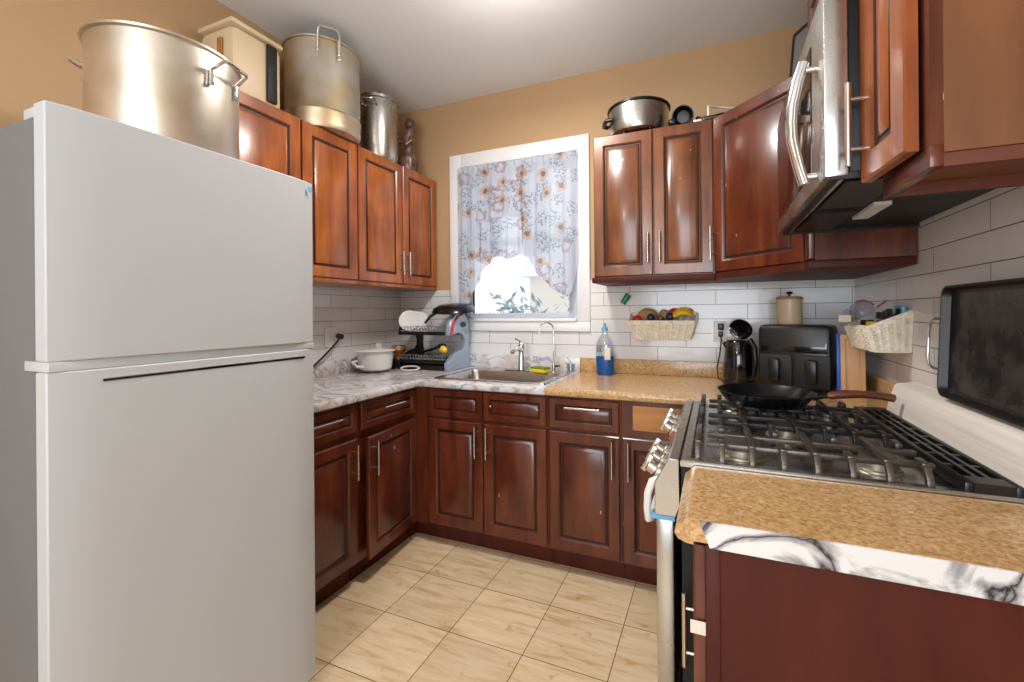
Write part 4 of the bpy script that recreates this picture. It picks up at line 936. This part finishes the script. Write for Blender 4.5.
# green handle clipped to tiles
t = thing('green_scrubber', (1.65, -0.02, 1.33), 'short green plastic tube stuck on the tiles above the wall basket', 'hook')
MB().tube([(1.650, -0.045, 1.320), (1.684, -0.035, 1.372)], [0.016, 0.018], 18).build('green_tube', M['green'], t)
MB().lathe([(0.012, -0.035), (0.012, -0.0085)], (1.672, 0, 1.350), 14, 0, 'y').build('suction_mount', M['clear'], t)

# ------------------------------------------------------------------ wicker baskets
def basket(t, corners_b, corners_t, n_st=(12, 6)):
    """corners: 4 points each (bottom and rim), walls woven"""
    cb = [Vector(p) for p in corners_b]; ct = [Vector(p) for p in corners_t]
    q = MB(); q.add([*cb, *ct], [(3, 2, 1, 0)]+[(i, (i+1) % 4, 4+(i+1) % 4, 4+i) for i in range(4)], 0)
    o_ = q.build('basket_shell', M['wicker'], t, 0, 0.003)
    st = MB(); wv = MB()
    for i in range(4):
        n_ = n_st[i % 2]; a, b_, c_, d_ = cb[i], cb[(i+1) % 4], ct[(i+1) % 4], ct[i]
        nor = (b_-a).cross(d_-a).normalized(); cen = sum(cb, Vector())/4
        if nor.dot(a-cen) < 0: nor = -nor
        for k in range(n_+1):
            s_ = k/n_; p = a.lerp(b_, s_)+nor*0.004; r_ = d_.lerp(c_, s_)+nor*0.004; st.tube([p, r_], 0.0075, 6)
        for j in range(9):
            v_ = (j+0.5)/9; pts = []
            for k in range(n_*4+1):
                s_ = k/(n_*4); p = a.lerp(b_, s_); r_ = d_.lerp(c_, s_); pts.append(p.lerp(r_, v_)+nor*(0.004+0.0065*math.cos(s_*n_*PI+(j % 2)*PI)))
            wv.tube(pts, 0.0030, 5)
    st.build('stakes', M['wicker'], t); wv.build('weave', M['wicker'], t)
    rm = MB(); rm.tube(ct, 0.007, 8, 0, True)
    for off in (0.01,): rm.tube([p-Vector((0, 0, off)) for p in ct], 0.006, 8, 0, True)
    rm.build('rim', M['wicker'], t)
    bm_ = MB(); bm_.tube(cb, 0.006, 8, 0, True); bm_.build('foot_rim', M['wicker'], t)
t = thing('wicker_basket', (1.9, -0.07, 1.11), 'white wicker basket of fruit fixed on the back wall tiles', 'basket')
basket(t, [(1.740, -0.12, 1.118), (2.022, -0.12, 1.118), (2.022, -0.022, 1.118), (1.740, -0.022, 1.118)],
       [(1.705, -0.145, 1.216), (2.052, -0.145, 1.216), (2.060, -0.02, 1.262), (1.700, -0.02, 1.262)], (9, 4))
tag(MB().ball((1.800, -0.080, 1.250), 0.048, 1.15, 0.8, 0.85, noise=0.05).build('potato', M['sack']), 'brown lumpy potato at the left of the fruit basket', 'potato')
tag(MB().ball((1.888, -0.07, 1.250), 0.033, 0.9, 0.9, 1.0, noise=0.06).build('potato', M['sack']), 'second brown potato nearer the middle of the fruit basket', 'potato')
tag(MB().ball((1.745, -0.105, 1.228), 0.026, 1.1, 1, 0.9).build('tomato', M['redp']), 'red tomato at the left end of the fruit basket', 'tomato')
tag(MB().ball((1.822, -0.118, 1.238), 0.022).build('plum', M['dblue']), 'dark blue plum before the potatoes in the basket', 'plum')
tag(MB().ball((1.925, -0.112, 1.242), 0.023).build('plum', M['dblue']), 'dark plum in the middle of the basket beside the bananas', 'plum')
tag(MB().ball((1.874, -0.118, 1.232), 0.015, 1.2, 1, 1).build('date', M['figur']), 'small dark brown fruit between the two plums', 'fruit')
tag(MB().ball((1.945, -0.055, 1.268), 0.025, 1.3, 1, 0.9).build('pepper', M['redp']), 'red pepper behind the right plum in the basket', 'pepper')
tag(MB().ball((2.000, -0.050, 1.272), 0.026, 1.7, 0.9, 0.75).build('pepper', M['orange']), 'long orange pepper lying behind the bananas', 'pepper')
def bananaf(dz, dy, lab):
    pts = []; R_ = []
    for k in range(11):
        s_ = k/10; pts.append((1.935+0.105*s_, -0.115+dy-0.01*math.sin(s_*PI), 1.230+dz+0.028*math.sin(PI*s_*0.9)+0.0*s_)); R_.append(0.004+0.0125*math.sin(PI*min(1, max(0.06, s_)))**0.5)
    tag(MB().tube(pts, R_, 8).build('banana', M['banana']), lab, 'banana')
bananaf(0.008, 0.0, 'yellow banana lying in front in the fruit basket'); bananaf(0.020, 0.035, 'yellow banana tucked behind the front banana')

t = thing('wicker_basket', (2.73, -0.47, 1.12), 'white wicker basket with jars fixed on the right wall', 'basket')
zb_ = 1.122
basket(t, [(2.690, -0.69, zb_), (2.690, -0.448, zb_), (W-0.014, -0.448, zb_), (W-0.014, -0.69, zb_)],
       [(2.668, -0.70, 1.207), (2.664, -0.440, 1.207), (W-0.012, -0.440, 1.262), (W-0.012, -0.70, 1.262)], (9, 5))
tag(MB().lathe([(0, 1.135), (0.022, 1.135), (0.022, 1.222), (0.02, 1.226), (0, 1.226)], (2.715, -0.575, 0), 24).build('yellow_jar', M['yellow']), 'yellow-lidded jar at the front of the right wall basket', 'jar')
def jar(x, y, r, z1, lab, mm='black'):
    t_ = thing('spice_jar', (x, y, 1.135), lab, 'jar'); MB().lathe([(0, 1.135), (r, 1.135), (r, z1-0.03), (r*0.9, z1-0.025)], (x, y, 0), 20).build('jar_body', M['clear'], t_)
    MB().lathe([(r, z1-0.0245), (r*1.04, z1-0.02), (r*1.04, z1), (0, z1)], (x, y, 0), 20).build('lid', M[mm], t_)
jar(2.760, -0.640, 0.022, 1.275, 'black-lidded jar at the near end of the right wall basket')
jar(2.766, -0.585, 0.022, 1.268, 'black-lidded jar standing just behind the yellow one')
jar(2.762, -0.530, 0.022, 1.262, 'black-lidded jar in the middle of the right wall basket')
jar(2.712, -0.520, 0.020, 1.232, 'short dark-lidded jar left of the yellow one, by the plastic bag')
t = tag(MB().box((2.775, -0.675, 1.20), (2.785, -0.60, 1.285), 0, 0.003).build('blue_packet', M['ltblue']), 'pale blue packet standing at the wall in the right basket', 'packet')
# plastic bag
t = thing('plastic_bag', (2.72, -0.46, 1.2), 'crumpled clear plastic bag with red zip hanging over the right basket', 'bag')
q = MB(); rd = random.Random(5)
q.ball((2.722, -0.43, 1.262), 0.050, 0.9, 1.0, 0.95, noise=0.16, seg=28); q.ball((2.672, -0.425, 1.232), 0.036, 0.8, 1, 1.1, noise=0.2, seg=24)
q.build('bag_film', M['bag'], t)
MB().tube([(2.700, -0.43, 1.306), (2.722, -0.43, 1.312), (2.745, -0.44, 1.303), (2.755, -0.45, 1.290)], 0.003, 8).tube([(2.758, -0.47, 1.282), (2.782, -0.49, 1.305)], 0.0035, 8).build('red_zip', M['pinkzip'], t)
q = MB(FR((2.632, -0.452, 1.222), (0.85, -0.5, 0), (0, 0, 1), (-0.5, -0.85, 0))); q.box((0, 0, 0), (0.045, 0.028, 0.001)); q.build('paper_sticker', M['paper'], t)

# ------------------------------------------------------------------ kettle, air fryer, canister
kc = (2.262, -0.21)
t = thing('electric_kettle', (kc[0], kc[1], CT), 'black electric kettle with its lid flipped open', 'kettle')
K = lambda r, z: (r, CT+z*1.17)
MB().lathe([K(0, 0.0005), K(0.075, 0.0005), K(0.077, 0.015), K(0.070, 0.02), K(0, 0.02)], (kc[0], kc[1], 0), 36).build('base', M['black'], t)
MB().lathe([K(0.0, 0.0205), K(0.070, 0.0205), K(0.073, 0.03), K(0.070, 0.10), K(0.060, 0.18), K(0.056, 0.185), K(0.053, 0.18), K(0.062, 0.04), K(0, 0.035)], (kc[0], kc[1], 0), 40).build('kettle_body', M['blackg'], t)
q = MB(Matrix.Translation((kc[0]+0.012, kc[1]+0.035, CT+0.272)) @ Matrix.Rotation(math.radians(62), 4, 'X') @ Matrix.Rotation(0.2, 4, 'Y')); q.lathe([(0, -0.01), (0.045, -0.010), (0.055, -0.004), (0.055, 0.004), (0.045, 0.010), (0.02, 0.012), (0.018, 0.018), (0, 0.018)], (0, 0, 0), 36); q.build('lid', M['blackg'], t)
hd_ = Vector((0.62, -0.785, 0)); c0 = Vector((kc[0], kc[1], 0))
hpp = [c0+hd_*0.055+Z*(CT+0.208), c0+hd_*0.08+Z*(CT+0.222), c0+hd_*0.105+Z*(CT+0.192), c0+hd_*0.112+Z*(CT+0.128), c0+hd_*0.10+Z*(CT+0.05), c0+hd_*0.073+Z*(CT+0.035)]
MB().tube(hpp, [0.010, 0.013, 0.013, 0.012, 0.011, 0.010], 12).build('handle', M['black'], t)
q = MB(); q.tube([c0+Vector((-0.055, -0.01, CT+0.193)), c0+Vector((-0.070, -0.014, CT+0.208))], [0.016, 0.008], 12); q.build('spout', M['blackg'], t)
ct_ = thing('power_cord', (2.13, -0.05, CT), 'black cord looping from the kettle base to the outlet behind', 'cord')
MB().tube([(kc[0]-0.07, kc[1]+0.01, CT+0.008), (kc[0]-0.095, kc[1]+0.02, CT+0.02), (kc[0]-0.10, kc[1]+0.06, CT+0.07), (kc[0]-0.085, kc[1]+0.12, CT+0.14), (2.185, -0.05, CT+0.205), (2.182, -0.035, CT+0.23)], 0.0035, 8).build('cable', M['cord'], ct_)
MB().box((2.170, -0.040, CT+0.225), (2.194, -0.0155, CT+0.255), 0, 0.005).box((2.168, -0.040, CT+0.262), (2.198, -0.0155, CT+0.298), 0, 0.004).build('plug', M['black'], ct_)
t = thing('wall_outlet', (2.16, -0.008, 1.16), 'white wall outlet behind the kettle with black plugs', 'outlet')
MB().box((2.145, -0.0145, 1.10), (2.215, -0.0085, 1.215), 0, 0.002).build('cover_plate', M['white'], t)
t = thing('wall_outlet', (0.01, -0.62, 1.09), 'white outlet on the left wall tiles with a black plug', 'outlet')
MB().box((0.0085, -0.70, 1.075), (0.0145, -0.585, 1.19), 0, 0.002).build('cover_plate', M['white'], t)
MB().box((0.0147, -0.685, 1.10), (0.017, -0.655, 1.17), 0, 0.001).build('switch', M['whiteg'], t)
t = thing('power_cord', (0.03, -0.8, CT), 'black cord drooping from the left outlet down behind the fridge', 'cord')
MB().tube([(0.046, -0.615, 1.130), (0.05, -0.66, 1.09), (0.06, -0.76, 1.02), (0.08, -0.86, 0.965), (0.10, -0.96, 0.925), (0.12, -1.15, CT+0.006), (0.12, -1.52, CT+0.006)], 0.006, 10).build('cable', M['cord'], t)
MB().tube([(0.018, -0.605, 1.138), (0.05, -0.61, 1.132)], [0.015, 0.017], 14).build('plug', M['cord'], t)

# air fryer
t = thing('air_fryer', (2.52, -0.25, CT), 'black dual-basket air fryer with glossy display', 'air fryer')
m_ = Matrix.Translation((2.338, -0.320, CT)) @ Matrix.Rotation(math.radians(-20), 4, 'Z')
AW, AD, AH = 0.29, 0.20, 0.30
q = MB(m_); pl2 = []
q.box((0, 0.0, 0.012), (AW, AD, AH), 0, 0.022); q.build('housing', M['black'], t)
q = MB(m_)
for (a, b_) in ((0.03, 0.03), (AW-0.03, 0.03), (0.03, AD-0.03), (AW-0.03, AD-0.03)): q.lathe([(0.012, 0.0005), (0.012, 0.013)], (a, b_, 0), 10)
q.build('foot', M['black'], t)
q = MB(m_ @ Matrix.Translation((0.012, -0.003, 0.175)) @ Matrix.Rotation(-0.10, 4, 'X')); q.box((0, 0, 0), (AW-0.024, 0.012, 0.115), 0, 0.006); q.build('display_panel', M['blackg'], t)
for k in range(2):
    a = 0.010+k*0.145
    q = MB(m_); q.box((a, -0.010, 0.022), (a+0.135, 0.004, 0.168), 0, 0.008); dr = q.build('basket_drawer', M['blackm'], t)
    q = MB(m_); q.box((a+0.045, -0.045, 0.045), (a+0.09, -0.0105, 0.150), 0, 0.010); q.build('handle', M['black'], dr)
c0 = m_ @ Vector((0.105, 0.14, 0))
t = thing('canister', (c0.x, c0.y, CT+AH), 'beige round canister with a small black knob on the air fryer', 'canister')
MB().lathe([(0, CT+AH+0.001), (0.052, CT+AH+0.001), (0.054, CT+AH+0.006), (0.054, CT+AH+0.118)], (c0.x, c0.y, 0), 36).build('canister_body', M['tan'], t)
MB().lathe([(0.056, CT+AH+0.1185), (0.057, CT+AH+0.128), (0.05, CT+AH+0.132), (0, CT+AH+0.134)], (c0.x, c0.y, 0), 36).build('lid', M['sack'], t)
MB().lathe([(0.006, CT+AH+0.1345), (0.006, CT+AH+0.142), (0.014, CT+AH+0.148), (0.012, CT+AH+0.156), (0, CT+AH+0.158)], (c0.x, c0.y, 0), 18).build('knob', M['black'], t)
# wooden panel with blue edge
t = thing('wooden_board', (2.63, -0.43, CT), 'pale wooden panel with a blue taped edge leaning beside the air fryer', 'board')
m_ = Matrix.Translation((2.632, -0.412, CT+0.001)) @ Matrix.Rotation(math.radians(-4), 4, 'Z') @ Matrix.Rotation(-0.05, 4, 'X')
q = MB(m_); q.M = m_ @ FR((0.012, 0, 0), (1, 0, 0), (0, 0, 1), (0, -1, 0)); q.rings(0.088, 0.262, [(0, 0), (0, 0.014), (0.002, 0.016), (0.018, 0.016), (0.022, 0.010), (0.03, 0.010)]); q.build('panel', M['pinewood'], t)
q = MB(m_); q.box((0, -0.018, 0), (0.0115, 0.002, 0.264), 0, 0.001); q.build('blue_edge', M['blue'], t)

# ------------------------------------------------------------------ tray on the range guard
t = thing('roasting_tray', (2.75, -1.25, 1.03), 'large blackened roasting tray with wire handles leaning on the right wall', 'tray')
y0, y1, z0, z1 = -1.505, -1.060, 1.031, 1.335
th = 0.04
m_ = Matrix.Translation((2.752, y1, z0)) @ Matrix.Rotation(th, 4, 'Y')
fr = m_ @ FR((0, 0, 0), (0, -1, 0), (0, 0, 1), (-1, 0, 0))
L_, H_ = y1-y0, z1-z0
lp = [rr(0.008, 0.008, L_-0.008, H_-0.008, 0.022, 0.0, 6), rr(0.003, 0.003, L_-0.003, H_-0.003, 0.027, 0.020, 6), rr(0, 0, L_, H_, 0.03, 0.024, 6), rr(0.006, 0.006, L_-0.006, H_-0.006, 0.024, 0.024, 6), rr(0.012, 0.012, L_-0.012, H_-0.012, 0.02, 0.005, 6), rr(0.02, 0.02, L_-0.02, H_-0.02, 0.018, 0.003, 6)]
q = MB(fr); vs = [p for l_ in lp for p in l_]; n_ = len(lp[0]); fs = []
for i in range(5):
    for k in range(n_): fs.append((i*n_+k, i*n_+(k+1) % n_, (i+1)*n_+(k+1) % n_, (i+1)*n_+k))
fs.append(tuple(range(5*n_, 6*n_))); fs.append(tuple(reversed(range(n_)))); q.add(vs, fs, [0]*(2*n_)+[0]*(3*n_)+[1, 0], True); q.build('pan_body', [M['iron'], M['tray']], t)
q = MB(fr); q.tube([(0.002, 0.07, 0.016), (-0.04, 0.07, 0.018), (-0.062, 0.078, 0.02), (-0.070, 0.098, 0.022), (-0.070, 0.185, 0.022), (-0.062, 0.205, 0.02), (-0.04, 0.213, 0.018), (0.002, 0.213, 0.016)], 0.0042, 10); q.build('handle', M['chrome'], t)

# ------------------------------------------------------------------ dish rack and left counter things
rx0, rx1, ry0, ry1 = 0.22, 0.615, -0.31, -0.055
t = thing('dish_rack', (0.42, -0.18, CT), 'two-tier black dish rack with silver curved end by the sink', 'dish rack')
def side(x0, x1, mname, nm):
    # outline in (y, z): foot, narrow waist at the back, round head
    z = CT
    pts = [(ry0, z+0.001), (ry1, z+0.001), (ry1+0.012, z+0.06), (ry1+0.0, z+0.16), (ry1+0.008, z+0.25), (ry1-0.01, z+0.31), (ry1-0.05, z+0.355), (ry1-0.11, z+0.37), (ry1-0.17, z+0.355), (ry1-0.215, z+0.32), (ry1-0.24, z+0.265), (ry1-0.245, z+0.225),
           (ry1-0.20, z+0.228), (ry1-0.13, z+0.238), (ry1-0.075, z+0.222), (ry1-0.055, z+0.19), (ry1-0.055, z+0.15), (ry1-0.08, z+0.125), (ry1-0.14, z+0.118), (ry1-0.19, z+0.10), (ry0-0.005, z+0.05)]
    return MB().prism(pts, x0, x1, 'x').build(nm, M[mname], t, 0.004)
M['silverblue'] = mat('silver_plastic', (168, 184, 204), 0.25, 0.45)
side(rx1-0.03, rx1, 'silverblue', 'end_frame')['label'] = 'silver end frame'
side(rx0, rx0+0.02, 'black', 'end_frame')
q = MB(); arc = [(ry1-0.245, CT+0.23), (ry1-0.235, CT+0.27), (ry1-0.205, CT+0.318), (ry1-0.165, CT+0.35), (ry1-0.115, CT+0.362)]
q.tube([(rx1+0.002, a+0.02, b_-0.006) for a, b_ in arc], 0.008, 8); q.build('red_stripe', M['redp'], t)
q = MB(); q.lathe([(0.0, 0), (0.022, 0), (0.022, 0.002), (0, 0.002)], (rx1+0.0005, ry1-0.08, CT+0.29), 20, 0, 'x', 1.5, 0.8); q.build('badge', M['black'], t)
for nm, z0_, ya, yb in (('upper_tray', CT+0.225, ry0+0.01, ry1-0.04), ('lower_tray', CT+0.045, ry0+0.005, ry1-0.03)):
    q = MB(); xa, xb = rx0+0.02, rx1-0.031
    q.box((xa, ya, z0_), (xb, ya+0.010, z0_+0.022), 0, 0.003).box((xa, yb-0.010, z0_), (xb, yb, z0_+0.022), 0, 0.003).box((xa, ya+0.01, z0_), (xb, yb-0.01, z0_+0.006))
    tr_ = q.build(nm, M['black'], t)
    q = MB()
    for k in range(15): x = xa+0.015+(xb-xa-0.03)*k/14; q.tube([(x, ya+0.004, z0_+0.018), (x, ya-0.004, z0_+0.055), (x, ya+0.02, z0_+0.06), (x, ya+0.05, z0_+0.02), (x, yb-0.005, z0_+0.02)], 0.0018, 5)
    for zz in (0.03, 0.052): q.tube([(xa, ya-0.002, z0_+zz), (xb, ya-0.002, z0_+zz)], 0.002, 5)
    q.build('wire_grid', M['chrome'], tr_)
MB().box((rx0+0.03, ry0+0.02, CT+0.004), (rx1-0.04, ry1-0.02, CT+0.035), 0, 0.006).build('drip_tray', M['blackm'], t)
# plates
def plate(x, y, z, r, rz, tilt, lab):
    t_ = thing('plate', (x, y, z-r*0.9), lab, 'plate', 'white plates in the dish rack')
    q = MB(Matrix.Translation((x, y, z)) @ Matrix.Rotation(rz, 4, 'Z') @ Matrix.Rotation(PI/2-tilt, 4, 'X')); q.lathe([(0, 0), (r*0.55, 0), (r*0.62, 0.003), (r, 0.012), (r, 0.015), (r*0.6, 0.007), (0, 0.004)], (0, 0, 0), 40); q.build('plate_body', M['whiteg'], t_)
plate(0.275, -0.25, CT+0.318, 0.068, 0.45, 0.22, 'front white plate leaning at the left of the rack top tier')
plate(0.295, -0.222, CT+0.315, 0.066, 0.45, 0.20, 'white plate directly behind the front one in the rack')
plate(0.315, -0.194, CT+0.312, 0.064, 0.45, 0.18, 'rear white plate of the leaning three in the rack')
t = thing('wok', (0.5, -0.16, CT+0.37), 'upturned black pan lying over the right end of the rack', 'pan')
q = MB(Matrix.Translation((0.555, -0.150, CT+0.374)) @ Matrix.Rotation(0.02, 4, 'Y') @ Matrix.Rotation(0.12, 4, 'X')); q.lathe([(0.140, 0.0), (0.143, 0.005), (0.130, 0.030), (0.09, 0.050), (0, 0.058)], (0, 0, 0), 44); q.lathe([(0.137, 0.001), (0.126, 0.027), (0.088, 0.046), (0, 0.053)], (0, 0, 0), 44); q.build('pan_body', M['panwear'], t)
MB().tube([(0.455, -0.18, CT+0.375), (0.41, -0.21, CT+0.345), (0.385, -0.235, CT+0.30)], [0.008, 0.010, 0.008], 10).build('handle', M['black'], t)
tag(MB().ball((0.56, -0.285, CT+0.135), 0.022, 1.3, 1, 1, noise=0.2).build('scrubber', M['yellow']), 'small yellow scrubber on the lower tier of the rack', 'sponge')
t = thing('ladle', (0.45, -0.2, CT+0.1), 'black ladle lying on the lower tier of the rack', 'ladle')
MB().tube([(0.30, -0.20, CT+0.10), (0.42, -0.22, CT+0.125), (0.50, -0.24, CT+0.15)], [0.006, 0.009, 0.008], 8).build('handle', M['black'], t)
q = MB(); q.ball((0.525, -0.245, CT+0.155), 0.03, 1, 1, 0.5); q.build('bowl', M['black'], t)
t = tag(MB().tube([(0.350+0.055*math.cos(a)*(1+0.25*abs(math.cos(a))), -0.345+0.030*math.sin(a), CT+0.006+0.02*math.sin(a)*0.5+0.01) for a in [2*PI*k/24 for k in range(24)]], 0.0055, 8, 0, True).build('loop_handle', M['white']), 'white oval loop lying on the worktop before the rack', 'handle')
# white cooker pot with lid
sc_ = (0.165, -0.45)
t = thing('white_pot', (sc_[0], sc_[1], CT), 'white oval pot with a flat white lid on the left worktop', 'pot')
MB().lathe([(0, CT+0.012), (0.085, CT+0.012), (0.098, CT+0.022), (0.106, CT+0.08), (0.108, CT+0.128), (0.100, CT+0.128), (0, CT+0.12)], (sc_[0], sc_[1], 0), 44, 0, 'z', 1, 1.0).build('pot_body', M['whiteg'], t)
MB().lathe([(0.118, CT+0.1285), (0.122, CT+0.134), (0.112, CT+0.140), (0.03, CT+0.147), (0, CT+0.148)], (sc_[0], sc_[1], 0), 44).build('lid', M['whiteg'], t)
q = MB()
for s_ in (-0.02, 0.0, 0.02): q.tube([(sc_[0]+s_*0.6, sc_[1]+0.03, CT+0.147), (sc_[0]+s_*0.9, sc_[1]+0.03, CT+0.178)], [0.008, 0.005], 8)
q.build('lid_knob', M['cream'], t)
q = MB(); q.tube([(sc_[0]-0.05, sc_[1]-0.095, CT+0.075), (sc_[0]-0.06, sc_[1]-0.13, CT+0.07), (sc_[0]-0.02, sc_[1]-0.135, CT+0.045), (sc_[0], sc_[1]-0.10, CT+0.04)], 0.009, 8); q.build('handle', M['whiteg'], t)
q = MB()
for a in (0.5, 2.1, 3.7, 5.3): q.lathe([(0.012, CT+0.0005), (0.010, CT+0.0125)], (sc_[0]+0.07*math.cos(a), sc_[1]+0.07*math.sin(a), 0), 10)
q.build('foot', M['gasket'], t)
t = thing('amber_jar', (0.16, -0.25, CT), 'amber brown glass jar between the white pot and the rack', 'jar')
MB().lathe([(0, CT), (0.03, CT), (0.032, CT+0.02), (0.018, CT+0.06), (0.024, CT+0.09), (0.048, CT+0.12), (0.046, CT+0.15), (0.04, CT+0.15), (0.04, CT+0.13), (0, CT+0.10)], (0.165, -0.23, 0), 28).build('jar_body', M['copper'], t)
t = tag(MB().lathe([(0, 0), (0.034, 0), (0.036, 0.006), (0.034, 0.03), (0, 0.03)], (0.195, -0.33, CT+0.0365), 24, 0, 'y').build('small_black_lid', M['black']), 'small black round lid upright between the white pot and rack', 'lid')
